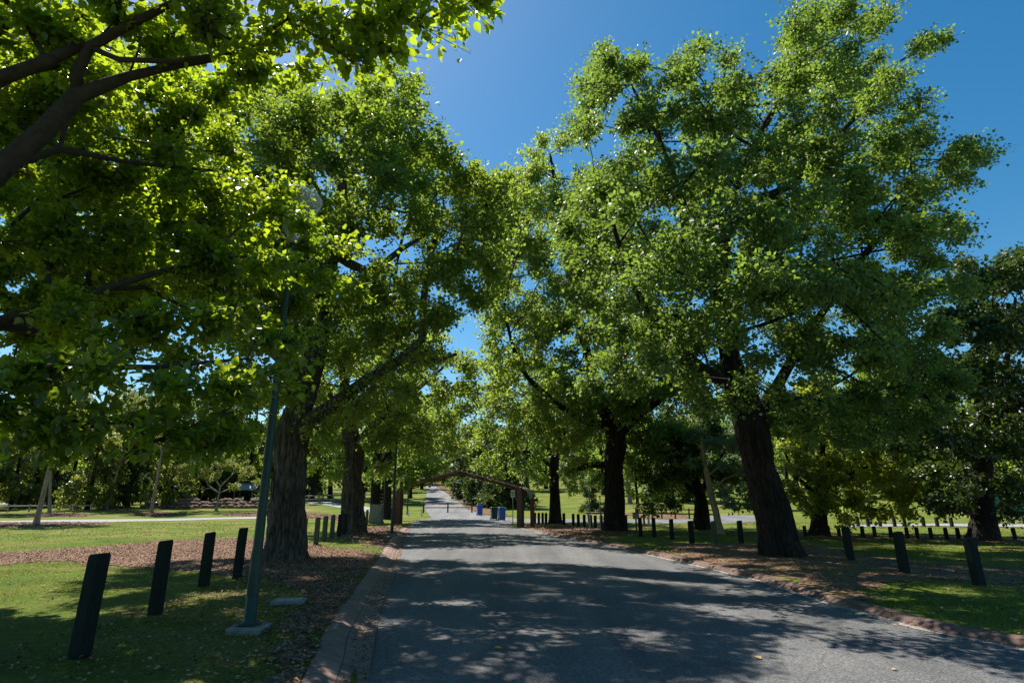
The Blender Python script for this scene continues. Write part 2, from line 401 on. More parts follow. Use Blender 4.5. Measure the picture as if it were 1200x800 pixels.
M['brown_timber'] = simple_mat('brown_timber', (0.085, 0.05, 0.035), 0.8, var=0.35, scale=10, bump=0.3)
M['pale_timber'] = simple_mat('weathered_timber', (0.30, 0.25, 0.20), 0.85, var=0.3, scale=10, bump=0.3)
M['steel'] = simple_mat('dark_steel', (0.06, 0.06, 0.065), 0.5, metal=0.3)
M['white_paint'] = simple_mat('white_paint', (0.7, 0.7, 0.68), 0.5, var=0.08)
M['blue_plastic'] = simple_mat('blue_plastic', (0.012, 0.09, 0.42), 0.4, var=0.1)
M['green_plastic'] = simple_mat('green_plastic', (0.012, 0.05, 0.03), 0.4, var=0.1)
M['black_rubber'] = simple_mat('black_rubber', (0.02, 0.02, 0.02), 0.7)
M['teal'] = simple_mat('teal_cloth', (0.01, 0.20, 0.17), 0.6, var=0.3, scale=2)
M['grey_metal'] = simple_mat('grey_metal', (0.30, 0.31, 0.31), 0.5, var=0.15)
M['orange'] = simple_mat('orange_paint', (0.6, 0.16, 0.03), 0.5, var=0.1)
M['rock'] = simple_mat('brown_rock', (0.16, 0.10, 0.075), 0.9, var=0.5, scale=3, bump=0.6)
M['yellow_leaf'] = simple_mat('yellow_leaf', (0.5, 0.32, 0.04), 0.6, var=0.2, scale=30)
M['tan_leaf'] = simple_mat('tan_leaf', (0.40, 0.26, 0.13), 0.7, var=0.2, scale=30)
M['pale_leaf'] = simple_mat('pale_leaf', (0.62, 0.60, 0.52), 0.7, var=0.1, scale=30)
def glass_mat():
    m, nt, nd, lk = new_mat('clear_lantern')
    out = nd.new('ShaderNodeOutputMaterial')
    gl = N_(nd, 'ShaderNodeBsdfPrincipled', Roughness=0.25); gl.inputs['Base Color'].default_value = (0.75, 0.82, 0.85, 1)
    tr = nd.new('ShaderNodeBsdfTransparent'); tr.inputs['Color'].default_value = (0.93, 0.96, 0.97, 1)
    ms = nd.new('ShaderNodeMixShader'); lw = N_(nd, 'ShaderNodeLayerWeight', Blend=0.35)
    r = ramp(nd, [(0.0, (0.05, 0.05, 0.05)), (1.0, (0.40, 0.40, 0.40))]); lk.new(lw.outputs['Facing'], r.inputs['Fac'])
    lk.new(r.outputs['Color'], ms.inputs[0]); lk.new(tr.outputs[0], ms.inputs[1]); lk.new(gl.outputs[0], ms.inputs[2])
    lk.new(ms.outputs[0], out.inputs['Surface']); return m
M['glass'] = glass_mat()

# ------------------------------------------------------------------ ground, road, kerbs
STEP = 0.08
def interp_fn(pts):
    pts = sorted(pts); ys = [p[0] for p in pts]; xs = [p[1] for p in pts]
    def f(y):
        if y <= ys[0]: return xs[0] + (xs[1] - xs[0]) / (ys[1] - ys[0]) * (y - ys[0])
        if y >= ys[-1]: return xs[-1]
        return float(np.interp(y, ys, xs))
    return f
def edge(px_list, dz):
    return [(g.y, g.x) for g in (G(a, b, dz) for a, b in px_list)]
EL = interp_fn(edge([(372, 775), (383, 740), (403, 712), (432, 672), (450, 648), (466, 630), (476, 620), (481, 613)], 0.0))
AL = interp_fn(edge([(430, 800), (443, 722), (466, 663), (473, 635), (480, 621), (486, 612)], -STEP))
AR = interp_fn(edge([(1200, 762), (1065, 735), (960, 704), (883, 679), (812, 662), (722, 642), (640, 626), (600, 618)], -STEP))
YEND = 44.0
def sstep(a, b, x):
    t = min(max((x - a) / (b - a), 0), 1); return t * t * (3 - 2 * t)
def step(y): return STEP * (1 - sstep(30, 37, y))
def ELc(y): return min(EL(y), AL(y) - 0.45 * (1 - sstep(30, 40, y)) - 0.1)
def ARc(y): return AR(y) + 0.34
def relief(x, y):
    a = 0.05 * noise.noise(Vector((x * 0.22, y * 0.22, 3.1)))
    dl = ELc(y) - x; dr = x - ARc(y)
    d = max(dl, dr)
    return (a + 0.03) * sstep(0.3, 3.0, d) * (1 - sstep(45, 60, y))
def in_corr(x, y): return ELc(y) - 0.001 < x < ARc(y) + 0.001 and y < YEND
def zg(x, y, corr=None):
    c = in_corr(x, y) if corr is None else corr
    return hill(y) + (-(step(y) + 0.006) if c else relief(x, y))

def build_ground():
    xs = sorted(set([round(v, 3) for v in np.concatenate([np.arange(-30, 30.1, 1.0), 30 * 1.14 ** np.arange(1, 24), -30 * 1.14 ** np.arange(1, 24)])]))
    ys = list(np.arange(-14, 60, 1.0)) + list(60 * 1.045 ** np.arange(0, 52)) + [-30, -60, -120]
    pts, z, edges = [], [], []
    yy = np.arange(-14, YEND + 0.01, 0.5)
    for x in xs:
        for y in ys:
            if y <= YEND + 0.6 and y >= -14.5 and (abs(x - ELc(y)) < 0.25 or abs(x - ARc(y)) < 0.25): continue
            pts.append(Vector((x, y))); z.append(zg(x, y))
    for side in (0, 1):
        for hi in (0, 1):
            prev = None
            for y in yy:
                if side == 0: x = ELc(y) + (-0.02 if hi else 0.03)
                else: x = ARc(y) + (0.02 if hi else -0.03)
                pts.append(Vector((x, y))); z.append(hill(y) + (0 if hi else -(step(y) + 0.006)))
                i = len(pts) - 1
                if prev is not None: edges.append((prev, i))
                prev = i
    vo, eo, fo, ov, oe, of = delaunay_2d_cdt(pts, edges, [], 0, 1e-4)
    V = []
    for v, o in zip(vo, ov): V.append((v.x, v.y, z[o[0]] if o else zg(v.x, v.y)))
    me = bpy.data.meshes.new('ground'); me.from_pydata(V, [], [tuple(f) for f in fo]); me.update()
    o = link_mesh('ground', me, M['lawn']); tag(o, 'green park lawn with dry patches', kind='structure')
    del o['label']
    return o
build_ground()

def patch(name, poly, mat, dz=0.008, cell=0.8, ragged=0.0, kind='structure', zf=None):
    """sheet following the ground; poly = list of (x,y)"""
    loop = []
    n = len(poly)
    for i in range(n):
        a = Vector(poly[i][:2]); b = Vector(poly[(i + 1) % n][:2])
        L = (b - a).length; k = max(1, int(L / max(0.12 if ragged else cell, L / 60)))
        nrm = Vector((-(b - a).y, (b - a).x)).normalized() if L > 0 else Vector((0, 0))
        for j in range(k):
            p = a.lerp(b, j / k)
            if ragged:
                p = p + nrm * ragged * (noise.noise(Vector((p.x * 0.9, p.y * 0.9, 5))) * 1.4 + noise.noise(Vector((p.x * 4, p.y * 4, 8))) * 0.6)
                if p.y < YEND and ELc(p.y) - .05 < p.x < ARc(p.y) + .04:
                    p = Vector((ELc(p.y) - .05 if p.x < (ELc(p.y) + ARc(p.y)) / 2 else ARc(p.y) + .04, p.y))
            if loop and (loop[-1] - p).length < .01: continue
            loop.append(p)
    xs = [p.x for p in loop]; ys = [p.y for p in loop]
    pts = list(loop); ed = [(i, (i + 1) % len(loop)) for i in range(len(loop))]
    nx = max(2, int((max(xs) - min(xs)) / cell)); ny = max(2, int((max(ys) - min(ys)) / cell))
    nx = min(nx, 80); ny = min(ny, 120)
    for i in range(1, nx):
        for j in range(1, ny):
            pts.append(Vector((min(xs) + (max(xs) - min(xs)) * i / nx, min(ys) + (max(ys) - min(ys)) * j / ny)))
    vo, eo, fo, *_ = delaunay_2d_cdt(pts, [], [list(range(len(loop)))], 1, 1e-4)
    zf = zf or (lambda x, y: zg(x, y, False))
    V = [(v.x, v.y, zf(v.x, v.y) + dz + (0.0008 * max(v.y - 45, 0))) for v in vo]
    me = bpy.data.meshes.new(name); me.from_pydata(V, [], [tuple(f) for f in fo]); me.update()
    me.polygons.foreach_set('use_smooth', [True] * len(me.polygons))
    o = link_mesh(name, me, mat); 
    if kind: o['kind'] = kind
    return o

# main road
yy = list(np.arange(-14, YEND, 0.5)) + [YEND]
road_poly = [(AL(y) , y) for y in yy] + [(AR(y), y) for y in reversed(yy)]
patch('road', road_poly, M['asphalt'], dz=0.0, cell=1.0, zf=lambda x, y: hill(y) - step(y) + 0.012 * (1 - min(1, ((x - (AL(y) + AR(y)) / 2) / 3.6) ** 2)))
# road beyond the arch: junction, the climbing road and the side road
def GX(px, py): g = G(px, py); return (g.x, g.y)
climb = [(-7.6, YEND - 0.1), (-7.0, 52), GX(497, 596), GX(499, 588), GX(500, 578), GX(499, 569), GX(508, 568), GX(519, 575), GX(535, 585), GX(548, 596), (-2.8, 58), (0.5, 50.5), (4, 49), (9.5, 47.5), (15, 49), (20, 58), (25, 56), (20, 46), (14.5, 40.0), (9.5, 40.0), (5, 41.6), (1.6, 41.4), (-0.2, YEND - 0.1)]
patch('side_road', climb, M['asphalt_pale'], dz=0.02, cell=1.2)

def sweep(name, prof, line, mat, y0, y1, zfun):
    """prof: list of (offset, z, v); line(y)->x ; extrude along y"""
    V, F, UV = [], [], []
    ys_ = np.arange(y0, y1 + 0.01, 0.4); acc = 0; px_ = None
    for y in ys_:
        x = line(y)
        if px_ is not None: acc += math.hypot(x - px_[0], y - px_[1])
        px_ = (x, y)
        for off, z, v in prof(y):
            wob = 0.012 * noise.noise(Vector((y * 0.9, off * 3, 2)))
            V.append((x + off, y, zfun(y) + z + wob)); UV.append((acc, v))
    n = len(prof(0))
    for i in range(len(ys_) - 1):
        for j in range(n - 1):
            a = i * n + j; F.append((a, a + 1, a + n + 1, a + n))
    me = bpy.data.meshes.new(name); me.from_pydata(V, [], F); me.update()
    uvl = me.uv_layers.new(name='UVMap')
    for lp in me.loops: uvl.data[lp.index].uv = UV[lp.vertex_index]
    o = link_mesh(name, me, mat); o['kind'] = 'structure'; return o
def prof_left(y):
    w = AL(y) - ELc(y) + 0.015
    s = step(y)
    return [(-0.06, -0.05, -0.05), (-0.04, 0.012, 0.0), (0.10, 0.010, 0.12), (0.26, -s * 0.62, 0.30), (w * 0.7, -s - 0.004, 0.45), (w, -s + 0.010, 0.60)]
sweep('kerb', prof_left, ELc, M['kerb_left'], -14, 40, hill)
def prof_right(y):
    s = step(y)
    return [(0.06, -s + 0.004, 0.0), (0.12, -s * 0.6, 0.08), (0.18, -.005, 0.1), (0.35, 0.012, 0.3), (0.37, -0.05, 0.35)]
sweep('kerb', prof_right, AR, M['kerb_right'], -14, 37, hill)
sweep('gutter_strip', lambda y: [(-0.07, -step(y) + 0.008, 0), (0.07, -step(y) + 0.012, 0.1)], AR, M['kerb_strip'], -14, 36, hill)

# footpath on the left lawn
pathp = [GX(-260, 613), GX(0, 610.5), GX(120, 609), GX(240, 607), GX(345, 604), GX(345, 607), GX(240, 609.5), GX(120, 612.5), GX(0, 615), GX(-260, 619)]
patch('footpath', pathp, M['path'], dz=0.02, cell=0.9)
path2 = [GX(352, 587), GX(380, 587), GX(420, 592), GX(468, 600), GX(462, 604), GX(410, 597), GX(376, 591), GX(352, 590)]
patch('footpath', path2, M['path'], dz=0.02, cell=1.5)
patch('footpath', [GX(-200, 591), GX(0, 589.5), GX(60, 589), GX(60, 590.3), GX(0, 591.5), GX(-200, 593)], M['path'], dz=0.03, cell=2)
patch('footpath', [GX(985, 616), GX(1090, 614), GX(1300, 617), GX(1300, 620), GX(1090, 617), GX(985, 618.5)], M['path'], dz=0.03, cell=2)

# mulch beds
def clampc(p):
    x, y = p
    if y < YEND:
        if x < 0 and x > ELc(y) - 0.10: x = ELc(y) - 0.10
    return (x, y)
mulch_px = [
    [(-120, 654), (0, 648), (80, 643), (200, 634), (300, 631), (345, 636), (400, 644), (452, 646), (428, 678), (404, 700), (372, 700), (330, 684), (250, 673), (150, 666), (70, 660), (0, 664), (-120, 672)],
    [(398, 624), (440, 617), (476, 616), (470, 630), (456, 643), (440, 638), (405, 632)],
    [(-60, 613.8), (10, 612.6), (60, 612.4), (120, 612.6), (125, 615), (60, 617), (0, 619), (-60, 622)],
    [(20, 603), (57, 600.5), (110, 603), (95, 605.5), (50, 605)],
    [(160, 601), (178, 599), (215, 602), (200, 604.5), (165, 604)],
    [(115, 597), (140, 596), (150, 598), (130, 599)],
    [(260, 603), (300, 600), (318, 603), (300, 605.5)],
    [(355, 600), (420, 606), (420, 611), (355, 606)],
]
mulch_px.append([(372, 702), (404, 700), (384, 735), (366, 775), (345, 830), (318, 900), (290, 900), (305, 830), (330, 770), (345, 730)])
MULCH = [[clampc(GX(*q)) for q in poly] for poly in mulch_px]
mr1 = [(ARc(y) + 0.10, y) for y in np.arange(15.5, 37, 1.5)] + [GX(612, 614.5), GX(660, 617), GX(715, 620), GX(745, 626), GX(700, 629), GX(688, 632), GX(735, 644)]
mr2 = [(ARc(y) + 0.10, y) for y in np.arange(10.2, 17.5, 1.2)] + [GX(772, 640), GX(840, 637), GX(900, 639), GX(960, 641), GX(1010, 652), GX(1080, 660), GX(1190, 668), GX(1260, 672), GX(1240, 685), GX(1080, 682), GX(1010, 690)]
mr3 = [GX(930, 628), GX(1080, 630), GX(1300, 634), GX(1300, 640), GX(1080, 634), GX(930, 631)]
mr4 = [GX(505, 566), GX(514, 566), GX(560, 590), GX(600, 604), GX(585, 606), GX(551, 598), GX(536, 585), GX(520, 575)]
mr5 = [GX(700, 600), GX(800, 603), GX(815, 609), GX(770, 608), GX(740, 604)]
MULCH += [mr1, mr2, mr3, mr4, mr5]
for poly in MULCH: patch('mulch_bed', poly, M['mulch'], dz=0.012 if poly[0][1] < 50 else 0.03, cell=0.7, ragged=0.5)

def inpoly(X, Y, poly):
    c = np.zeros(len(X), bool); n = len(poly); j = n - 1
    for i in range(n):
        xi, yi = poly[i]; xj, yj = poly[j]
        if yi != yj:
            c ^= ((yi > Y) != (yj > Y)) & (X < (xj - xi) * (Y - yi) / (yj - yi) + xi)
        j = i
    return c
vELc = np.vectorize(ELc); vARc = np.vectorize(ARc); vz = np.vectorize(lambda x, y: zg(x, y, False))

# grass blades near the camera
def grass():
    Vs, Fs = [], []; base = 0
    for (y0, y1, dens, w, hgt) in ((3.5, 9, 900, .006, .055), (9, 15, 420, .009, .06), (15, 24, 130, .016, .06), (24, 42, 34, .035, .065)):
        x0, x1 = -y1 * 0.98 - 1.5, y1 * 0.98 + 1.5
        n = int((x1 - x0) * (y1 - y0) * dens)
        X = rng.uniform(x0, x1, n); Y = rng.uniform(y0, y1, n)
        el, ar = vELc(Y), vARc(Y)
        keep = ((X < el - 0.03) | (X > ar + 0.10)) & (np.abs(X) < Y * 0.97 + 1.5)
        X, Y = X[keep], Y[keep]
        mk = np.zeros(len(X), bool)
        for p in MULCH[:10]: mk |= inpoly(X, Y, p)
        mk |= inpoly(X, Y, pathp)
        # thin, patchy turf
        nn = np.sin(X * 1.7 + 2 * np.sin(Y * 1.1)) * np.cos(Y * 1.9 + np.sin(X * 2.3)) + rng.normal(0, .5, len(X))
        edge_ = np.exp(-np.maximum(vELc(Y) - X, 0) / 1.3) * (X < 0)
        keep = np.where(mk, rng.random(len(X)) < 0.07 + 0.25 * inpoly(X, Y, MULCH[8]), nn > -0.45 + edge_ * .8)
        X, Y, nn = X[keep], Y[keep], nn[keep]
        n = len(X)
        Z = vz(X, Y) - 0.004
        Pos = np.stack([X, Y, Z], 1)
        a = rng.uniform(0, 2 * np.pi, n)
        D = np.stack([np.cos(a) * 0.55, np.sin(a) * 0.55, rng.uniform(0.35, 1.1, n)], 1)
        Nn = np.stack([np.cos(a + 1.57), np.sin(a + 1.57), np.zeros(n)], 1) + rng.normal(0, .3, (n, 3))
        sz = hgt * rng.uniform(.4, 1.15, n) * (0.8 + 0.25 * np.clip(nn, -1, 1))
        T = [(-w / hgt / 2, 0, 0), (w / hgt / 2, 0, 0), (w / hgt * .4, .6, .08), (0, 1, .3), (-w / hgt * .4, .6, .08)]
        V, F = scatter(T, [(0, 1, 2), (0, 2, 4), (4, 2, 3)], Pos, D, Nn, sz)
        Vs.append(V); Fs.append(F + base); base += len(V)
    me = np_mesh('grass', np.concatenate(Vs), np.concatenate(Fs))
    o = link_mesh('grass', me, M['grass']); tag(o, 'short patchy lawn grass beside the road', 'grass', kind='stuff')
grass()

# leaf litter and bark chips
def litter():
    Vs, Fs = [], []; base = 0
    T = [(-.4, 0, 0), (0, -.6, .05), (.4, 0, .02), (0, .7, .12)]
    def add(X, Y, s, dz=0.02):
        nonlocal base
        n = len(X)
        if n == 0: return
        inr = (X > vELc(Y)) & (X < vARc(Y)) & (Y < 40)
        Z = np.where(inr, np.array([hill(y) - step(y) for y in Y]) + 0.015, vz(X, Y) + dz)
        Pos = np.stack([X, Y, Z + rng.uniform(0, .012, n)], 1)
        a = rng.uniform(0, 6.28, n); D = np.stack([np.cos(a), np.sin(a), rng.normal(0, .25, n)], 1)
        Nn = np.stack([rng.normal(0, .4, n), rng.normal(0, .4, n), np.ones(n)], 1)
        V, F = scatter(T, [(0, 1, 2), (0, 2, 3)], Pos, D, Nn, s)
        Vs.append(V); Fs.append(F + base); base += len(V)
    for poly in MULCH[:10]:
        xs_ = [p[0] for p in poly]; ys_ = [p[1] for p in poly]
        A = (max(xs_) - min(xs_)) * (max(ys_) - min(ys_)); Ym = max(6, sum(ys_) / len(ys_))
        n = int(min(A * 420 * (12 / Ym) ** 1.2, 90000))
        X = rng.uniform(min(xs_), max(xs_), n); Y = rng.uniform(min(ys_), max(ys_), n)
        k = inpoly(X, Y, poly); X, Y = X[k], Y[k]
        X = X + rng.normal(0, .3, len(X)); Y = Y + rng.normal(0, .45, len(Y))
        k = ~((X > vELc(Y)) & (X < vARc(Y)))
        add(X[k], Y[k], rng.uniform(.02, .055, k.sum()) * max(1, Ym / 16))
    # thin litter on the lawn and in the gutters
    for (x0, x1, y0, y1, n, s) in ((-5.5, -1, 4, 13, 6500, .034), (-14, 16, 4, 24, 9500, .040), (-30, 30, 24, 44, 3000, .07)):
        X = rng.uniform(x0, x1, n); Y = rng.uniform(y0, y1, n)
        k = (X < vELc(Y)) | (X > vARc(Y)); add(X[k], Y[k], rng.uniform(.5, 1.3, k.sum()) * s, 0.03)
    n = 5200; Y = rng.uniform(4, 36, n); X = np.vectorize(AL)(Y) - np.abs(rng.normal(0, .24, n)); add(X, Y, rng.uniform(.012, .04, n))
    n = 2600; Y = rng.uniform(4, 34, n); X = np.vectorize(AR)(Y) + rng.normal(.05, .14, n); add(X, Y, rng.uniform(.012, .04, n))
    n = 260; Y = rng.uniform(4, 36, n); X = rng.uniform(-3, 5, n); k = (X > vELc(Y)) & (X < vARc(Y)); add(X[k], Y[k], rng.uniform(.008, .02, k.sum()))
    me = np_mesh('leaf_litter', np.concatenate(Vs), np.concatenate(Fs))
    o = link_mesh('leaf_litter', me, M['chips']); tag(o, 'dry brown leaf litter and bark chips on the beds and gutters', 'leaf litter', kind='stuff')
litter()

# single fallen leaves on the asphalt
leaf_me = {}
def fallen(px, py, mat, label, s=0.075, rz=0.0):
    g = G(px, py, -STEP)
    T = np.array(BROAD[0]) * s
    me = bpy.data.meshes.new('fallen_leaf'); me.from_pydata([(a, b, c + 0.004) for a, b, c in T], [], BROAD[1]); me.update()
    o = link_mesh('fallen_leaf', me, M[mat]); o.location = (g.x, g.y, g.z + 0.016); o.rotation_euler = (0.15, -0.1, rz)
    tag(o, label, 'leaf', 'single fallen leaves on the asphalt')
fallen(586, 762, 'yellow_leaf', 'yellow fallen leaf in the shade in the middle of the road', 0.08, 1.0)
fallen(834, 745, 'pale_leaf', 'palest fallen leaf, on the sunlit asphalt near the shade edge', 0.09, 2.3)
fallen(892, 774, 'tan_leaf', 'tan fallen leaf on the sunlit asphalt near the bottom of the picture', 0.09, 0.4)
fallen(1094, 766, 'tan_leaf', 'small tan leaf lying at the shade edge on the right of the road', 0.07, 3.4)
fallen(1046, 787, 'brown_leaf' if 'brown_leaf' in M else 'tan_leaf', 'rightmost of the fallen leaves at the very bottom of the road', 0.06, 5.0)
fallen(957, 710, 'yellow_leaf', 'small yellow leaf lying against the right brick kerb', 0.06, 0.0)

# ------------------------------------------------------------------ trees
def twigs_np(A, B, r):
    """thin 3-sided tubes from A to B"""
    n = len(A); D = B - A; D /= (np.linalg.norm(D, axis=1, keepdims=True) + 1e-9)
    R = np.where(np.abs(D[:, 2:3]) < .8, np.array([[0, 0, 1.]]), np.array([[1., 0, 0]]))
    U = np.cross(D, R); U /= np.linalg.norm(U, axis=1, keepdims=True); W = np.cross(D, U)
    V = np.zeros((n, 6, 3))
    for k in range(3):
        an = 2 * math.pi * k / 3; off = (U * math.cos(an) + W * math.sin(an)) * r
        V[:, k] = A + off; V[:, 3 + k] = B + off * 0.4
    F = np.array([(0, 1, 4), (0, 4, 3), (1, 2, 5), (1, 5, 4), (2, 0, 3), (2, 3, 5)])
    return V.reshape(-1, 3), (F[None] + (np.arange(n) * 6)[:, None, None]).reshape(-1, 3)

def resample(pts, radii, d):
    out, ro = [pts[0]], [radii[0]]
    for i in range(len(pts) - 1):
        L = (pts[i + 1] - pts[i]).length; k = max(1, int(L / d))
        p0 = pts[max(i - 1, 0)]; p1 = pts[i]; p2 = pts[i + 1]; p3 = pts[min(i + 2, len(pts) - 1)]
        for j in range(1, k + 1):
            t = j / k
            q = 0.5 * ((2 * p1) + (p2 - p0) * t + (2 * p0 - 5 * p1 + 4 * p2 - p3) * t * t + (3 * p1 - p0 - 3 * p2 + p3) * t ** 3)
            out.append(q); ro.append(radii[i] * (1 - t) + radii[i + 1] * t)
    return out, ro

def trunk_mesh(mb, pts, radii, n=40, rough=0.14, flare=0.45):
    if n >= 28: n = 80
    """thick trunk with root flare and furrowed bark"""
    pts, radii = resample(pts, radii, 0.09 if n > 20 else 0.4)
    z0 = pts[0].z; R0 = radii[0]; vs = []
    a = Vector((1, 0, 0))
    off = random.uniform(0, 50)
    for i, p in enumerate(pts):
        t = (pts[min(i + 1, len(pts) - 1)] - pts[max(i - 1, 0)]).normalized()
        a = (a - t * a.dot(t)).normalized(); b = t.cross(a)
        hgt = p.z - z0
        for k in range(n):
            an = 2 * math.pi * k / n; ca, sa = math.cos(an), math.sin(an)
            r = radii[i]
            lob = 1 + flare * math.exp(-max(hgt, 0) / (0.55 * R0 + 0.15)) * (0.55 + 0.45 * math.sin(an * 5 + off))
            fur = rough * R0 * (noise.noise(Vector((ca * r * 9 + off, sa * r * 9, hgt * 0.9))) + 0.6 * noise.noise(Vector((ca * r * 20 + off, sa * r * 20, hgt * 2.2)))) if rough else 0
            lump = 0.10 * r * noise.noise(Vector((ca * 1.2 + off, sa * 1.2, hgt * 0.7)))
            vs.append(p + (a * ca + b * sa) * (r * lob + fur + lump))
    fs = []
    for i in range(len(pts) - 1):
        for k in range(n):
            q = i * n + k; r_ = i * n + (k + 1) % n; fs.append((q, r_, r_ + n, q + n))
    fs.append(tuple(range((len(pts) - 1) * n, len(pts) * n)))
    mb.add(vs, fs)

DENS, LEAVES, LSIZE = 1.35, 1.6, 1.0
def make_tree(name, label, cat, trunk, limbs, lobes, leafmat, barkmat, clump=0.62, dens=1.0, leaves=110, leaf=0.12,
              group=None, holes=(), tmpl=KITE, trunk_n=40, deep=True, twig=True, flat=0.7, droop=0.25, depthf=0.7, rmin=0.012, seed=1, spread=1.0, parts=True, center=None, pipe=0.010):
    """trunk: [(Vector, r)...] from the ground up; limbs: list of such; lobes: (x,y,z,r) world spheres"""
    rg = np.random.default_rng(seed); rnd = random.Random(seed)
    dens = dens * DENS; leaves = int(leaves * LEAVES); leaf = leaf * LSIZE
    if tmpl is BROAD: leaves = int(leaves * 1.7); dens *= 1.7
    base = trunk[0][0].copy()
    root = empty(name, base, label, cat, group)
    nodes, par, rad = [], [], []
    def addchain(pts, radii, parent, d=0.5):
        q, rr = resample(pts, radii, d)
        idx = []
        for i, (p, r) in enumerate(zip(q, rr)):
            if i == 0 and parent is not None: idx.append(parent); continue
            nodes.append(np.array(p)); par.append(idx[-1] if idx else (parent if parent is not None else -1)); rad.append(r); idx.append(len(nodes) - 1)
        return idx
    tr = addchain([p for p, r in trunk], [r for p, r in trunk], None)
    ntr = len(tr); fixed = set(tr)
    limb_idx = []
    for lb in limbs:
        p0 = np.array(lb[0][0]); A = np.array(nodes); j = int(np.argmin(((A - p0) ** 2).sum(1)))
        pts = [Vector(nodes[j])] + [p for p, r in lb[1:]]
        ii = addchain(pts, [lb[0][1]] + [r for p, r in lb[1:]], j); limb_idx.append(ii); fixed |= set(ii)
    # clump centres
    C = []
    for (x, y, z, r) in lobes:
        n = max(1, int(round(dens * (r / clump) ** 2.2 * 1.15)))
        if r < clump * 1.1: n = max(1, int(round(n * 1.0)))
        for _ in range(n):
            v = rg.normal(size=3); v /= np.linalg.norm(v)
            rr = r * (rg.random() ** 0.42) * (0.95)
            rr = max(rr - clump * 0.35, 0)
            C.append((x + v[0] * rr, y + v[1] * rr, z + v[2] * rr * 0.95))
    C = np.array(C)
    keep = np.ones(len(C), bool)
    for (hx, hy, hr) in holes:     # openings of the crown, given in photo pixels
        dx = C[:, 0]; dy = C[:, 1]; dz = C[:, 2] - CAMH
        dep = dy * CP + dz * SP; up = -dy * SP + dz * CP
        px = 600 + FPX * dx / dep; py = 400 - FPX * up / dep
        keep &= ((px - hx) ** 2 + (py - hy) ** 2) > hr ** 2
    C = C[keep]
    # keep foliage off the main stem near the ground
    start = ntr // 3
    cen = np.array(trunk[-1][0]) if center is None else np.array(center)
    order = np.argsort(((C - cen) ** 2).sum(1))
    plen = [0.0] * len(nodes)
    for i in range(len(nodes)):
        if par[i] >= 0: plen[i] = plen[par[i]] + float(np.linalg.norm(nodes[i] - nodes[par[i]]))
    cl_node = []
    for ci in order:
        c = C[ci]; A = np.array(nodes); d = np.linalg.norm(A - c, axis=1) + 0.28 * np.array(plen)
        up = A[:, 2] - c[2]; d = d + np.maximum(up, 0) * 0.35
        d[:start] += 50
        j = int(np.argmin(d)); a = nodes[j]; L = np.linalg.norm(c - a)
        k = max(1, int(L / 0.8)); prev = j
        bend = rg.normal(0, 0.10 * L, 3); bend[2] += 0.06 * L
        for s in range(1, k + 1):
            t = s / k
            q = a * (1 - t) + c * t + bend * math.sin(math.pi * t) + (rg.normal(0, 0.05, 3) if s < k else 0)
            nodes.append(q); par.append(prev); rad.append(0.0)
            plen.append(plen[prev] + float(np.linalg.norm(q - nodes[prev]))); prev = len(nodes) - 1
        cl_node.append(prev)
    C = C[order]
    n = len(nodes); cnt = np.zeros(n)
    for i in cl_node: cnt[i] += 1
    for i in range(n - 1, -1, -1):
        if par[i] >= 0: cnt[par[i]] += cnt[i]
    R = np.array([rad[i] if i in fixed else max(rmin, pipe * cnt[i] ** 0.5) for i in range(n)])
    for i in range(n):
        if i not in fixed and par[i] >= 0: R[i] = min(R[i], R[par[i]] * 0.92)
    kids = [[] for _ in range(n)]
    for i in range(n):
        if par[i] >= 0: kids[par[i]].append(i)
    Lb = lambda p: Vector(p) - base
    mt = MB()
    trunk_mesh(mt, [p - base for p, r in trunk], [r for p, r in trunk], n=trunk_n, rough=0.20 if trunk_n > 20 else 0.05)
    mb = MB()
    for ii in limb_idx:
        rr = [R[i] for i in ii]; rr[0] = rr[1] * 1.05 if len(rr) > 1 else rr[0]
        mb.tube([Lb(nodes[i]) for i in ii], rr, 12 if trunk_n > 20 else 7)
    # branch chains: follow thickest child
    used = set(fixed)
    stack = [(i, k) for i in range(n) for k in kids[i] if k not in fixed]
    seen = set()
    starts = [(i, k) for (i, k) in stack if i in fixed]
    while starts:
        i, k = starts.pop()
        chain = [i, k]
        while kids[k]:
            ch = sorted(kids[k], key=lambda q: -cnt[q]); nx = ch[0]
            for o_ in ch[1:]: starts.append((k, o_))
            chain.append(nx); k = nx
        rr = [R[chain[1]] * 1.08] + [R[q] for q in chain[1:]]
        rr[-1] *= 0.5
        mb.tube([Lb(nodes[q]) for q in chain], rr, 6 if R[chain[1]] > 0.05 else 4, cap=False)
    # twigs + leaves
    nc = len(C); K = max(5, int(leaves / 11)); per = max(1, int(round(leaves / K)))
    src = np.array([nodes[i] for i in cl_node]); 
    dv = rg.normal(size=(nc, K, 3)); dv /= np.linalg.norm(dv, axis=2, keepdims=True)
    axis_out = C - cen; axis_out /= (np.linalg.norm(axis_out, axis=1, keepdims=True) + 1e-6)
    dv = dv + axis_out[:, None, :] * 0.45
    dv[:, :, 2] = dv[:, :, 2] * flat + 0.12
    csz = clump * rg.uniform(0.65, 1.25, (nc, 1, 1)) * spread
    tips = src[:, None, :] + dv * csz * rg.uniform(0.5, 1.1, (nc, K, 1))
    a0 = np.repeat(src[:, None, :], K, 1).reshape(-1, 3); t0 = tips.reshape(-1, 3)
    t = rg.uniform(0.15, 1.08, (len(t0), per, 1)) ** 0.75
    pos = a0[:, None, :] * (1 - t) + t0[:, None, :] * t
    pos = pos + rg.normal(0, 0.13 * clump, pos.shape)
    tw = (t0 - a0); tw /= (np.linalg.norm(tw, axis=1, keepdims=True) + 1e-9)
    m = pos.shape[0] * per
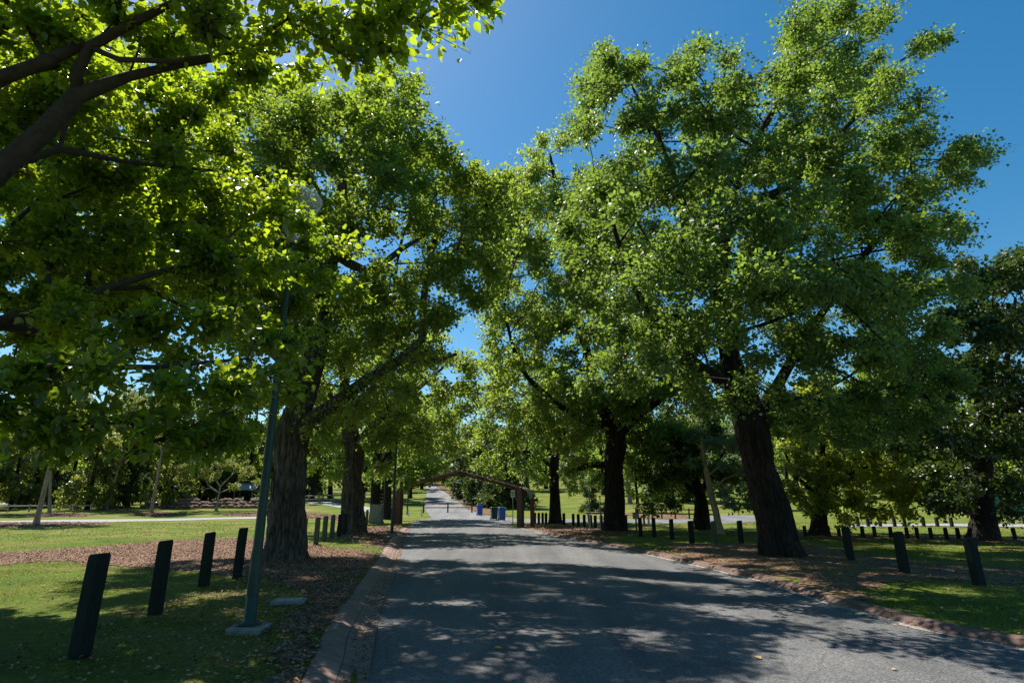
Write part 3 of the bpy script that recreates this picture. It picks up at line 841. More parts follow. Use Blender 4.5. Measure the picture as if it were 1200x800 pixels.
    D = np.repeat(tw[:, None, :], per, 1) * 0.7 + rg.normal(0, 0.6, pos.shape); D[:, :, 2] -= droop
    # normals of one spray share a tilt, which gives light and dark sprays
    sn = rg.normal(0, 0.65, (pos.shape[0], 1, 3)); sn[:, :, 2] = 1.0
    Nn = np.repeat(sn, per, 1) + rg.normal(0, 0.45, pos.shape)
    pos = pos.reshape(-1, 3); D = D.reshape(-1, 3); Nn = Nn.reshape(-1, 3)
    sz = leaf * rg.uniform(0.5, 1.4, len(pos))
    V, F = scatter(tmpl[0], tmpl[1], pos - np.array(base), D, Nn, sz)
    nF = len(F)
    if twig:
        tv, tf = twigs_np(a0 - np.array(base), t0 - np.array(base), 0.005 if leaf < 0.2 else 0.009)
        V = np.concatenate([V, tv]); F = np.concatenate([F, tf + len(pos) * len(tmpl[0])])
    crown_me = np_mesh('crown', V, F)
    mt.add(mb.v, mb.f)
    tob = link_mesh('trunk', mt.mesh('trunk', True), M[barkmat], root)
    cob = link_mesh('crown', crown_me, M[leafmat], root)
    if nF < len(crown_me.polygons):
        crown_me.materials.append(M[barkmat])
        mi = np.zeros(len(crown_me.polygons), dtype=np.int32); mi[nF:] = 1
        crown_me.polygons.foreach_set('material_index', mi)
    return root

def lobes_px(lst, Y0, center_px=None, Rpx=None, depth=0.62, scale=1.0):
    """lobes drawn in the photo at the tree's own distance, then given depth so the crown is round"""
    out = []
    xs_ = [l[0] for l in lst]; ys_ = [l[1] for l in lst]
    c = center_px or ((min(xs_) + max(xs_)) / 2, (min(ys_) + max(ys_)) / 2)
    Rp = Rpx or max(max(abs(l[0] - c[0]) + l[2], abs(l[1] - c[1]) + l[2]) for l in lst)
    for l in lst:
        px, py, r = l[0], l[1], l[2]
        dY0 = l[3] if len(l) > 3 else None
        m = pxm(px, py, Y0); rw = r * m * scale
        rho = math.hypot(px - c[0], py - c[1]) / Rp
        hd = math.sqrt(max(1 - rho * rho, 0)) * Rp * m * depth
        offs = [dY0] if dY0 is not None else ([0.0] if hd < rw * 0.9 else [-hd * 0.8, 0.0, hd * 0.8])
        for o_ in offs:
            w = P(px, py, Y0 + o_); k = (Y0 + o_) / Y0
            out.append((w.x, w.y, w.z, rw * k))
    return out

def tp(lst, Y0):    # trunk / limb from (px, py, dY, radius)
    return [(P(a, b, Y0 + c), r) for a, b, c, r in lst]

def trunk_from(base_px, pts, r0):
    g = G(*base_px); g.z = zg(g.x, g.y, False) - 0.05
    return g

def tree_px(name, label, base_px, tpx, r, limbs, lob, Yoff=0, **kw):
    g = G(*base_px); Y0 = g.y
    base = Vector((g.x, g.y, zg(g.x, g.y, False) - 0.06))
    tr = [(base, r[0])] + [(P(a, b, Y0 + c), rr) for (a, b, c, rr) in tpx]
    lm = [tp(l, Y0) for l in limbs]
    lk = {k: kw.pop(k) for k in ('center_px', 'Rpx', 'depth') if k in kw}
    lobs = lobes_px(lob, Y0, **lk)
    return make_tree(name, label, 'tree', tr, lm, lobs, **kw)

AV = 'old avenue trees lining the road'
# big tree left of the road
tree_px('oak_tree', 'broad old tree with furrowed grey trunk rising from the mulch beside the left kerb', (335, 657),
    [(337, 600, 0, .46), (340, 550, 0, .42), (344, 505, 0, .43), (362, 440, 0, .30), (378, 380, 0.3, .25), (388, 310, 0.5, .18), (400, 230, 0.6, .12), (415, 160, .6, .06)], [.49],
    [[(346, 505, 0, .26), (385, 478, -.3, .20), (430, 445, -.4, .165), (470, 420, -.3, .14), (494, 398, 0, .12), (496, 355, .4, .12), (505, 300, .6, .08), (520, 240, .8, .04)],
     [(392, 290, .4, .18), (430, 318, .3, .13), (470, 292, 0, .09), (500, 275, -.3, .05)],
     [(356, 450, 0, .26), (310, 400, 1.2, .20), (270, 330, 2, .14), (250, 250, 2.4, .07)],
     [(470, 420, -.3, .14), (500, 424, .4, .10), (535, 415, .9, .05)],
     [(378, 370, .3, .2), (345, 290, -1.5, .15), (330, 210, -2.2, .08)]],
    [(430, 115, 36), (405, 140, 52), (462, 132, 38), (492, 178, 44), (530, 215, 42), (556, 218, 24), (545, 262, 36), (440, 195, 62), (360, 170, 62), (300, 210, 62), (390, 255, 62),
     (330, 290, 62), (500, 245, 46), (520, 320, 34), (420, 340, 46), (360, 370, 52), (290, 370, 56), (250, 280, 62), (515, 365, 28), (452, 385, 32), (400, 415, 36),
     (340, 455, 34), (290, 450, 42), (420, 470, 26), (470, 455, 26), (500, 410, 24), (318, 505, 22), (366, 520, 22), (570, 240, 14), (480, 100, 16), (455, 88, 12),
     (566, 262, 20), (558, 300, 24), (546, 338, 18), (508, 372, 20), (470, 352, 24), (575, 215, 12), (250, 330, 46, -6.5), (300, 300, 44, -6.5), (330, 230, 44, -6), (390, 190, 40, -6.2), (430, 150, 36, -5.5), (460, 210, 40, -5.8), (290, 240, 44, -5.5), (380, 130, 36, -5.5), (240, 270, 44, -6.5), (280, 380, 36, -6),  # forward lobes added so the crown shades the road and left lawn
     (480, 160, 32, -5), (300, 125, 44), (255, 150, 46), (345, 118, 34), (402, 482, 18, -1), (436, 452, 18, -1), (466, 428, 16, -1), (372, 500, 16, -1), (215, 200, 44), (270, 200, 40, -5), (180, 260, 44), (210, 330, 44), (350, 320, 38, -5.6), (420, 250, 40, -5.5), (448, 312, 16), (492, 322, 20), (452, 264, 16), (494, 270, 18), (438, 345, 24), (474, 335, 18), (480, 378, 22), (530, 300, 26), (460, 360, 22, -3), (430, 400, 24, -3), (500, 290, 16, 2), (584, 240, 14), (579, 280, 18), (570, 320, 18), (560, 350, 14), (590, 210, 10)],
    leafmat='leaf_oak', barkmat='bark_grey', clump=.58, dens=.86, leaves=165, leaf=.096, group=AV, holes=[(468, 290, 13), (456, 322, 8), (430, 262, 7), (545, 395, 22), (505, 400, 7), (300, 190, 8)],
    seed=3, center_px=(400, 270), Rpx=240, depth=.95)

# big tree right of the road
tree_px('oak_tree', 'tallest tree, dark trunk leaning left out of the shaded mulch right of the road', (917, 652),
    [(905, 600, 0, .47), (890, 548, 0, .44), (878, 495, 0, .46), (862, 440, 0, .30), (850, 390, -.2, .25), (846, 320, -.2, .19), (858, 240, 0, .14), (890, 160, .3, .09), (930, 90, .5, .05)], [.50],
    [[(880, 490, 0, .26), (906, 460, .5, .19), (935, 410, 1, .15), (975, 350, 1.2, .12), (1020, 290, 1.3, .12), (1070, 230, 1.5, .07), (1125, 195, 1.6, .04)],
     [(862, 450, 0, .22), (820, 430, -1.2, .17), (780, 390, -2, .12), (740, 330, -2.4, .08), (715, 250, -2.5, .06)],
     [(848, 330, -.2, .2), (808, 285, -.8, .16), (800, 240, -1, .12), (775, 170, -.8, .07), (740, 100, -.6, .04)],
     [(858, 240, 0, .17), (930, 215, 1, .13), (990, 150, 1.2, .09), (1040, 110, 1.4, .05)],
     [(935, 410, 1, .16), (990, 400, 2, .12), (1060, 390, 2.5, .07)],
     [(878, 480, 0, .26), (860, 420, 2, .2), (870, 330, 3.4, .14), (900, 250, 4, .08)],
     [(990, 150, 1.2, .05), (1040, 85, 1.2, .03), (1066, 66, 1.2, .018), (1085, 55, 1.2, .012)]],
    [(718, 78, 32), (700, 112, 34), (690, 150, 26), (752, 78, 30), (800, 92, 34), (762, 135, 48), (830, 140, 52), (862, 105, 30), (938, 40, 38), (975, 25, 34), (1012, 32, 22),
     (1030, 22, 12), (930, 95, 44), (985, 92, 46), (1030, 105, 40), (1062, 128, 24), (900, 170, 58), (960, 170, 62), (1030, 180, 48), (1075, 165, 28), (1122, 176, 22), (1142, 182, 13), (1104, 190, 22),
     (1125, 207, 14), (1070, 225, 38), (1105, 262, 22), (1122, 270, 13), (1050, 275, 48), (990, 250, 60), (910, 250, 66), (830, 220, 62), (760, 210, 56), (710, 220, 46),
     (690, 280, 42), (750, 300, 58), (830, 310, 66), (910, 340, 66), (990, 340, 62), (1060, 340, 46), (1090, 305, 22), (760, 380, 48), (700, 350, 40), (830, 390, 42), (950, 410, 52),
     (1030, 410, 50), (1080, 420, 32), (800, 440, 34), (920, 470, 30), (980, 475, 30), (745, 440, 28), (1088, 50, 12), (1074, 56, 8), (1102, 46, 7), (855, 72, 10), (822, 58, 10),
     (760, 330, 46, -7), (820, 300, 50, -7.2), (880, 330, 50, -7.2), (940, 350, 46, -7), (990, 390, 42, -6.5), (850, 380, 40, -7), (700, 300, 40, -6.8), (1040, 420, 40, -6), (900, 420, 36, -6.8), (800, 280, 44, -6), (850, 250, 42, -6), (760, 300, 38, -6.2), (900, 300, 40, -6), (960, 300, 38, -5.5), (1000, 330, 34, -6), (830, 350, 34, -6), (960, 440, 34, -6.5), (1100, 390, 34, -5.5),  # crown pulled forward, lobes added to shade the road and right verge
     (740, 260, 44, -6.8), (900, 260, 46, -6.5), (1050, 360, 40, -6), (690, 390, 30, -5), (770, 420, 34, -5.5), (900, 490, 24), (870, 440, 22), (950, 490, 28), (720, 420, 30), (700, 450, 22), (1060, 460, 34), (1110, 440, 30), (1000, 510, 26), (860, 470, 18), (820, 470, 26), (880, 430, 30, 3), (840, 430, 30, 3), (1120, 340, 22), (1090, 480, 24), (640, 300, 24, -3), (1040, 500, 24), (1020, 460, 36), (800, 400, 34)],
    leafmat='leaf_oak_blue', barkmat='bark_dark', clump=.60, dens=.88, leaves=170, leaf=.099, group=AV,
    holes=[(1088, 150, 9), (966, 352, 13), (968, 388, 9), (880, 380, 8), (1060, 75, 14), (760, 108, 6), (742, 220, 6), (900, 145, 8), (832, 405, 7), (895, 485, 10)],
    seed=5, center_px=(890, 270), Rpx=300, depth=.68)

# second tree right
tree_px('oak_tree', 'thick straight trunk second along the right side, forking above the post row', (720, 623),
    [(720, 580, 0, .47), (719, 545, 0, .46), (722, 510, 0, .48), (705, 470, 0, .30), (690, 420, .5, .24), (672, 340, .8, .17), (655, 250, .8, .10), (645, 180, .8, .05)], [.52],
    [[(724, 512, 0, .36), (748, 485, -.5, .28), (778, 462, -.8, .2), (800, 420, -1, .12), (810, 370, -1, .06)],
     [(715, 500, 0, .28), (690, 495, -1.5, .2), (650, 470, -2.4, .15), (610, 430, -2.8, .1), (590, 360, -3, .06)],
     [(672, 340, .8, .14), (625, 310, .8, .1), (605, 250, .8, .05)],
     [(718, 550, 0, .22), (690, 545, .4, .16), (660, 556, .6, .09)]],
    [(648, 165, 26), (665, 158, 18), (630, 195, 28), (612, 212, 22), (600, 215, 14), (595, 250, 30), (640, 240, 46), (690, 240, 50), (620, 300, 44), (680, 310, 56), (592, 330, 30), (585, 370, 28),
     (640, 370, 54), (710, 380, 58), (770, 400, 46), (600, 415, 36), (660, 440, 52), (590, 460, 28), (730, 450, 48), (790, 460, 42), (640, 490, 32), (690, 495, 30), (770, 505, 36),
     (810, 510, 30), (750, 545, 22), (790, 550, 26), (668, 520, 20), (590, 225, 16), (606, 232, 18), (594, 262, 20), (586, 312, 20), (588, 290, 24), (740, 545, 20), (700, 560, 10), (780, 560, 16), (820, 480, 26), (720, 480, 30), (580, 340, 20), (566, 300, 14), (572, 402, 16), (566, 425, 12), (570, 350, 14), (680, 535, 16), (668, 552, 10), (755, 520, 26), (770, 572, 14), (700, 300, 50), (840, 540, 22), (740, 470, 34), (676, 470, 30)],
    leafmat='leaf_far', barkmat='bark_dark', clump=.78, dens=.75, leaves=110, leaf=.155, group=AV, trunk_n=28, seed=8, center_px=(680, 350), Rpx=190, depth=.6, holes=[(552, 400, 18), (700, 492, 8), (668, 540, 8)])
# third tree right
tree_px('oak_tree', 'medium trunk just right of the timber arch, third along the right side', (651, 613.5),
    [(650, 580, 0, .36), (649, 550, 0, .34), (652, 528, 0, .33), (662, 500, 0, .2), (668, 460, 0, .12)], [.42],
    [[(650, 535, 0, .2), (630, 505, -.6, .15), (600, 480, -1, .09)], [(649, 548, 0, .15), (625, 530, 1, .1), (590, 530, 1.5, .05)]],
    [(610, 480, 34), (580, 470, 26), (570, 500, 20), (640, 450, 40), (680, 470, 34), (600, 515, 24), (640, 500, 34), (680, 510, 26), (590, 440, 26), (632, 535, 14), (575, 535, 15), (604, 540, 12), (620, 550, 12), (585, 556, 10), (680, 545, 15), (698, 560, 9), (636, 560, 8), (670, 566, 8), (560, 520, 14), (562, 545, 8)],
    leafmat='leaf_far', barkmat='bark_dark', clump=.85, dens=.8, leaves=85, leaf=.18, group=AV, trunk_n=18, seed=9, depth=.6)
# second tree left
tree_px('oak_tree', 'second trunk along the left side, at the far end of the short post row', (412, 624),
    [(413, 590, 0, .50), (413, 560, 0, .46), (414, 525, 0, .46), (408, 490, 0, .30), (404, 450, 0, .24), (400, 400, 0, .15)], [.56],
    [[(416, 535, 0, .34), (432, 505, -.4, .26), (455, 480, -.6, .2), (490, 455, -.5, .12), (520, 430, -.3, .06)], [(408, 500, 0, .2), (385, 460, 1, .14), (370, 420, 1.4, .08)]],
    [(440, 430, 36), (480, 430, 34), (512, 420, 22), (536, 425, 16), (400, 420, 46), (430, 475, 34), (475, 475, 34), (515, 460, 28), (540, 455, 14), (380, 470, 34), (395, 520, 24), (440, 515, 26), (480, 515, 24),
     (360, 540, 18), (500, 500, 20), (445, 545, 13), (395, 555, 12), (360, 430, 40), (420, 380, 36), (520, 500, 18), (540, 478, 14), (530, 525, 10), (455, 400, 30), (500, 395, 20), (545, 440, 16), (553, 458, 14), (540, 425, 12), (385, 500, 26), (455, 500, 26)],
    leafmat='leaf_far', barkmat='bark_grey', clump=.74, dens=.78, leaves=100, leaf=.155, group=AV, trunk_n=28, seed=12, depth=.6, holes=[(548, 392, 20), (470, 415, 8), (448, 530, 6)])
# third and fourth left
tree_px('oak_tree', 'third trunk along the left side, behind the pale grey panel', (440, 613),
    [(440, 585, 0, .36), (441, 560, 0, .34), (442, 530, 0, .25), (445, 500, 0, .14)], [.42],
    [[(441, 550, 0, .2), (460, 525, .5, .12), (490, 510, .8, .06)]],
    [(450, 500, 24), (480, 500, 24), (505, 490, 20), (470, 525, 18), (498, 525, 16), (425, 520, 18), (515, 470, 18), (488, 545, 10), (462, 548, 10), (440, 555, 9)],
    leafmat='leaf_far', barkmat='bark_dark', clump=.8, dens=1.1, leaves=80, leaf=.19, group=AV, trunk_n=16, seed=13, depth=.6)
tree_px('oak_tree', 'dark narrow trunk between the grey panel and the left post of the arch', (454, 609),
    [(454, 585, 0, .32), (455, 560, 0, .3), (456, 535, 0, .22), (462, 505, 0, .12)], [.40],
    [[(455, 555, 0, .2), (480, 530, .5, .12), (505, 515, .8, .06)]],
    [(470, 480, 24), (500, 480, 24), (522, 490, 18), (490, 510, 18), (515, 510, 16), (500, 540, 12), (525, 520, 10), (480, 560, 7), (505, 556, 7), (515, 545, 7), (484, 561, 9, -9), (470, 566, 8, -9), (498, 557, 8, -9), (508, 552, 6, -9), (475, 552, 14, -8), (495, 545, 12, -8)],
    leafmat='leaf_far', barkmat='bark_dark', clump=.9, dens=1.2, leaves=80, leaf=.22, group=AV, trunk_n=16, seed=14, depth=.7)

# near tree, its trunk just outside the left edge
g = Vector((-7.4, 4.6, 0)); g.z = zg(g.x, g.y, False) - 0.05
def W(px, py, Y): return P(px, py, Y)
ntr = [(g, .24), (Vector((-7.3, 4.6, 1.2)), .20), (Vector((-7.0, 4.7, 2.4)), .19), (Vector((-6.9, 5.0, 4.2)), .14), (Vector((-6.9, 5.4, 6.0)), .08), (Vector((-6.8, 5.8, 7.6)), .04)]
nl = [
    [(Vector((-7.0, 4.7, 2.6)), .14), (W(-150, 330, 4.8), .12), (W(0, 198, 4.9), .105), (W(50, 155, 4.9), .095), (W(90, 112, 4.9), .085), (W(150, 90, 5.0), .05), (W(200, 78, 5.1), .04), (W(270, 66, 5.2), .028), (W(340, 60, 5.2), .016)],
    [(W(75, 130, 4.9), .06), (W(90, 85, 4.8), .055), (W(105, 55, 4.7), .05), (W(150, 30, 4.6), .042), (W(200, 5, 4.5), .035), (W(300, -20, 4.4), .025), (W(420, -15, 4.3), .016), (W(520, 0, 4.2), .01)],
    [(W(105, 55, 4.7), .03), (W(140, 70, 4.7), .028), (W(200, 72, 4.8), .025), (W(270, 62, 4.8), .015), (W(350, 50, 4.6), .01)],
    [(Vector((-7.0, 4.7, 3.0)), .09), (W(-60, 130, 4.7), .08), (W(0, 92, 4.7), .07), (W(55, 72, 4.7), .06), (W(100, 50, 4.7), .05)],
    [(Vector((-7.0, 4.7, 2.6)), .10), (W(-100, 300, 5.4), .08), (W(20, 190, 5.8), .06), (W(70, 175, 6.2), .04), (W(150, 190, 6.8), .03), (W(250, 200, 7.2), .02)],
    [(Vector((-7.0, 4.7, 2.4)), .10), (W(-100, 400, 6), .075), (W(60, 360, 6.4), .05), (W(180, 320, 6.8), .035), (W(290, 300, 7.0), .02), (W(380, 310, 7.0), .012)],
    [(Vector((-7.0, 4.7, 2.2)), .09), (W(-80, 470, 5.0), .06), (W(60, 430, 5.0), .04), (W(180, 430, 5.3), .025), (W(290, 420, 5.8), .012)],
]
nlobes_px = [(40, 30, 4.6, 70), (140, 20, 4.6, 60), (240, 20, 4.5, 55), (330, 25, 4.4, 46), (405, 22, 4.3, 40), (465, 18, 4.2, 34), (515, 12, 4.2, 26), (548, 5, 4.2, 18), (440, 40, 4.3, 26), (380, 55, 4.4, 28), (310, 60, 4.5, 34), (250, 50, 4.7, 40), (490, 30, 4.2, 20), (350, 82, 4.7, 30), (408, 72, 4.5, 28), (440, 58, 4.4, 22), (290, 90, 5.0, 36), (350, 10, 4.1, 40), (440, -30, 4.0, 45), (300, -40, 4.0, 60), (180, -30, 4.2, 60), (520, -30, 4.0, 40), (200, 60, 5.2, 50), (90, 70, 5.4, 60), (20, 40, 5.6, 60),  # lobes above the frame are added to shade the leaves under them
    (60, 120, 6.4, 80), (170, 130, 7.2, 75), (250, 110, 6.8, 40), (110, 210, 7.2, 80), (220, 220, 7.4, 70), (300, 235, 7.3, 44), (345, 265, 7.2, 30), (385, 290, 7.0, 22), (30, 270, 6.6, 70), (140, 300, 7.0, 70),
    (240, 310, 7.0, 60), (320, 320, 6.9, 40), (370, 330, 6.9, 30), (405, 345, 6.8, 18), (50, 370, 5.8, 60), (150, 370, 5.9, 55), (240, 385, 6.0, 45), (300, 390, 6.0, 34), (340, 400, 6.2, 20),
    (30, 430, 5.0, 55), (110, 440, 5.0, 50), (190, 450, 5.2, 44), (260, 450, 5.5, 38), (310, 440, 5.9, 26), (60, 490, 5.0, 28), (150, 495, 5.1, 26), (215, 505, 5.4, 22), (270, 505, 5.6, 20), (20, 505, 5, 26), (110, 500, 5.2, 28), (180, 515, 5.3, 20), (240, 525, 5.6, 16), (60, 515, 5.2, 20), (-10, 470, 4.8, 45),
    (60, 330, 8.5, 70), (180, 260, 9.0, 70), (280, 290, 8.8, 50), (90, 420, 8.0, 50), (210, 420, 8.0, 45), (30, 150, 10, 80), (120, 130, 10.5, 75), (200, 170, 10, 60), (40, 230, 10.5, 75), (130, 320, 10, 60), (40, 400, 9, 60), (250, 180, 9.5, 40), (20, 60, 9, 70), (110, 60, 9, 60), (190, 95, 8.5, 45), (270, 360, 8, 40), (0, 330, 10, 60), (100, 340, 10.5, 70), (180, 300, 11, 70), (260, 330, 10.5, 60), (320, 280, 10.5, 48), (220, 240, 11, 60), (140, 220, 11.5, 70), (60, 280, 11.5, 70), (330, 350, 10, 40), (40, 370, 10.5, 60), (150, 390, 9.5, 50)]  # deepest lobes are added sun blockers that shade the left lawn
nl_w = []
for (a, b, Y, r) in nlobes_px:
    w = P(a, b, Y); nl_w.append((w.x, w.y, w.z, r * pxm(a, b, Y)))
nl_w += [(-8.5, 4.5, 4.5, 1.5), (-8.8, 6.5, 4.8, 1.6), (-8, 5, 6.5, 1.5), (-6.5, 6, 7.4, 1.3), (-9.5, 5.5, 6, 1.4), (-7.5, 2.5, 5, 1.4), (-6, 2.5, 5.8, 1.2), (-5, 4.5, 7.4, 1.2), (-7.5, 7.5, 7.0, 1.4), (-9, 3, 4.5, 1.3), (-9.5, 8, 6.0, 1.4), (-10, 9.0, 4.5, 1.4)]
make_tree('broadleaf_tree', 'nearest tree, large leaves on arching branches reaching in from the left edge', 'tree', ntr, nl, nl_w,
    'leaf_near', 'bark_near', clump=.36, dens=.80, leaves=62, leaf=.078, tmpl=BROAD, trunk_n=30, seed=21, droop=.45, flat=.55, rmin=.006, pipe=.006, center=(-7, 5, 4), holes=[(359, 208, 36)])

# magnolia-like tree and edge tree at right
tree_px('magnolia_tree', 'low glossy yellow green tree with foliage hanging almost to the sunlit grass strip', (960, 628),
    [(960, 605, 0, .32), (961, 580, 0, .26), (962, 545, 0, .18), (965, 510, 0, .1)], [.36],
    [[(960, 590, 0, .14), (985, 560, 0, .1), (1020, 545, 0, .06)], [(960, 590, 0, .14), (935, 560, 0, .09), (920, 530, 0, .05)]],
    [(935, 510, 28), (970, 500, 34), (1010, 515, 34), (945, 545, 28), (985, 550, 32), (1025, 555, 28), (1050, 580, 20), (930, 575, 18), (965, 580, 22), (1005, 585, 20), (1060, 600, 13), (1035, 600, 13), (950, 595, 12), (990, 605, 8), (1065, 560, 20), (960, 460, 26), (1010, 470, 26)],
    leafmat='leaf_gloss', barkmat='bark_dark', clump=.55, dens=1.0, leaves=80, leaf=.15, trunk_n=18, seed=31, depth=.8)
tree_px('broadleaf_tree', 'darkest wide tree at the right edge, black trunk behind the rightmost post', (1154, 634),
    [(1152, 600, 0, .40), (1150, 560, 0, .34), (1150, 500, 0, .28), (1152, 440, 0, .2), (1158, 370, 0, .1)], [.50],
    [[(1150, 540, 0, .2), (1110, 490, -.5, .14), (1070, 450, -1, .08)], [(1150, 520, 0, .2), (1200, 470, -.5, .14), (1250, 430, -1, .08)], [(1151, 480, 0, .2), (1180, 420, 1.5, .12), (1190, 350, 2, .06)]],
    [(1140, 335, 30), (1175, 330, 34), (1215, 330, 44), (1120, 380, 36), (1170, 390, 50), (1230, 390, 50), (1090, 440, 36), (1150, 450, 50), (1210, 460, 50), (1080, 500, 32), (1130, 510, 40), (1190, 520, 46), (1250, 500, 46),
     (1095, 550, 24), (1140, 565, 26), (1190, 575, 28), (1095, 588, 14), (1130, 592, 14), (1185, 598, 14), (1200, 305, 18), (1130, 312, 12), (1260, 560, 34), (1060, 520, 22), (1110, 596, 12), (1050, 470, 24)],
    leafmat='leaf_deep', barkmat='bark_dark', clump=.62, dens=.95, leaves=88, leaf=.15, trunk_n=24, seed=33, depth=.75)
tree_px('broadleaf_tree', 'black forked trunk in deep shade behind the posts, between the two right avenue trees', (822, 621),
    [(822, 600, 0, .38), (820, 580, 0, .33), (812, 555, 0, .2), (805, 530, 0, .1)], [.46],
    [[(820, 580, 0, .2), (800, 565, -.4, .14), (785, 550, -.6, .07)], [(821, 575, 0, .2), (838, 545, .4, .12), (855, 520, .6, .06)]],
    [(800, 520, 24), (835, 510, 26), (865, 520, 24), (790, 555, 20), (770, 575, 13), (815, 545, 22), (850, 555, 20), (880, 550, 18), (875, 580, 12), (780, 530, 18), (760, 555, 14), (790, 590, 7), (765, 592, 6)],
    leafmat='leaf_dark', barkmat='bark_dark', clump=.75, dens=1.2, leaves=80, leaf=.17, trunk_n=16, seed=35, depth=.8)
tree_px('slender_gum_tree', 'slim pale grey leaning trunk with sparse blue green leaves, behind the greenest post', (844, 626),
    [(839, 600, 0, .15), (833, 578, 0, .14), (829, 558, 0, .12), (824, 530, 0, .09), (820, 500, 0, .05)], [.19],
    [[(831, 570, 0, .06), (850, 560, 0, .04), (875, 555, 0, .02)], [(829, 560, 0, .06), (845, 545, .3, .04), (870, 535, .6, .02)]],
    [(850, 545, 12), (872, 552, 10), (890, 565, 8), (845, 575, 7), (835, 520, 14), (815, 505, 14), (860, 520, 14), (880, 590, 6), (860, 590, 6), (810, 540, 9)],
    leafmat='leaf_gum', barkmat='bark_pale', clump=.5, dens=.8, leaves=60, leaf=.13, trunk_n=14, seed=36, depth=.6)

# young leaning trees on the left lawn
def young(label, base_px, top, r, lob, seed, mat='leaf_olive', extra=()):
    g = G(*base_px); n = 4
    tpx = [(base_px[0] + (top[0] - base_px[0]) * k / n, base_px[1] + (top[1] - base_px[1]) * k / n, 0, r * (1 - .12 * k)) for k in range(1, n + 1)]
    tx, ty = top
    tree_px('young_tree', label, base_px, tpx, [r * 1.1], [[(tx, ty, 0, r * .5), (tx + 22, ty - 22, .5, r * .3)], [(tx, ty, 0, r * .5), (tx - 18, ty - 26, -.5, r * .3)]] + list(extra),
            lob, leafmat=mat, barkmat='bark_pale', clump=.45, dens=.75, leaves=60, leaf=.14, trunk_n=14, seed=seed, group='young trees on the left lawn', depth=.7)
young('pale young tree leaning across its neighbour beside the footpath', (42, 614.5), (66, 515), .16, [(80, 480, 26), (50, 490, 24), (105, 500, 22), (30, 512, 16), (125, 515, 14), (75, 455, 26)], 41)
young('upright young tree whose trunk crosses the leaning one near the left edge', (58, 601), (60, 528), .17, [(60, 490, 22), (30, 500, 20), (90, 510, 18), (10, 520, 15), (45, 470, 22)], 42)
young('young tree with thin grey brown leaning trunk, third from the left edge', (125, 596.5), (143, 535), .15, [(150, 500, 24), (120, 510, 18), (175, 515, 18), (150, 475, 24)], 43)
young('young tree with reddish brown leaning trunk, right of the other three leaning ones', (177, 600.5), (190, 528), .17, [(195, 495, 24), (170, 505, 18), (215, 515, 18), (200, 470, 22)], 44)
young('small yellow green tree with crooked pale limbs, left of the green lamp post', (253, 599), (258, 570), .14, [(235, 545, 16), (262, 540, 16), (285, 552, 13), (215, 555, 12), (250, 560, 9), (275, 570, 7), (220, 572, 7), (230, 530, 10), (300, 565, 6)], 45,
      extra=[[(256, 580, 0, .10), (244, 568, 0, .07), (240, 555, 0, .05), (243, 540, 0, .03)]])

# background trees: prototypes then copies
def proto(seed, leafmat, h=12.0, w=5.0, bark='bark_dark', leaf=.34, clump=1.15, low=0.15, conifer=False):
    rg = random.Random(seed); lob = []
    for k in range(15):
        z = h * rg.uniform(low + 0.08, 0.92); q = (z / h - low) / (1 - low)
        rad = w * (1 - q if conifer else math.sin(math.pi * min(max(q * 0.8 + 0.14, 0), 1)) ** 0.7)
        an = rg.uniform(0, 6.28); rr = rad * rg.uniform(0.35, 0.75)
        lob.append((math.cos(an) * rr, math.sin(an) * rr, z, max(0.9, w * (0.34 if not conifer else 0.22) * rg.uniform(.8, 1.2))))
    lob.append((0, 0, h * .93, w * .3)); lob.append((0, 0, h * .6, w * .5))
    if low < .1:
        for k in range(7):
            an = k * .9 + rg.uniform(-.2, .2); lob.append((math.cos(an) * w * .6, math.sin(an) * w * .6, h * rg.uniform(.10, .2), w * .34))
    tr = [(Vector((0, 0, -.1)), .035 * h), (Vector((.1, 0, h * .2)), .027 * h), (Vector((0, .1, h * .5)), .018 * h), (Vector((0, 0, h * .8)), .008 * h)]
    r = make_tree('background_tree', 'x', 'tree', tr, [], lob, leafmat, bark, clump=clump, dens=.9, leaves=70, leaf=leaf, trunk_n=10, twig=False, seed=seed, rmin=.03, pipe=.03)
    return r
PR = {'far_a': proto(51, 'leaf_far'), 'far_b': proto(52, 'leaf_oak', 13, 5.5), 'dark_a': proto(53, 'leaf_dark', 11, 5.2, low=.02), 'olive': proto(54, 'leaf_olive', 9, 4.6, low=.04),
      'gum': proto(55, 'leaf_gum', 13, 4.4, 'bark_pale')}
PROTO_USED = {}
def bgtree(kind, x, y, s, label, group, name='background_tree', sz=1.0):
    src = PR[kind]
    if kind not in PROTO_USED: PROTO_USED[kind] = True; r = src
    else:
        r = src.copy(); COL.objects.link(r)
        for ch in src.children:
            c = ch.copy(); COL.objects.link(c); c.parent = r
    r.name = name; r['label'] = label; r['group'] = group; r['category'] = 'tree'
    r.location = (x, y, hill(y) - 0.1); r.rotation_euler = (0, 0, random.uniform(0, 6.28)); r.scale = (s, s, s * sz)
    return r
def X_at(px, Y): return (px - 600) * Y / (FPX * CP + 48)   # near the horizon line
GL = 'trees closing the lawn on the left'
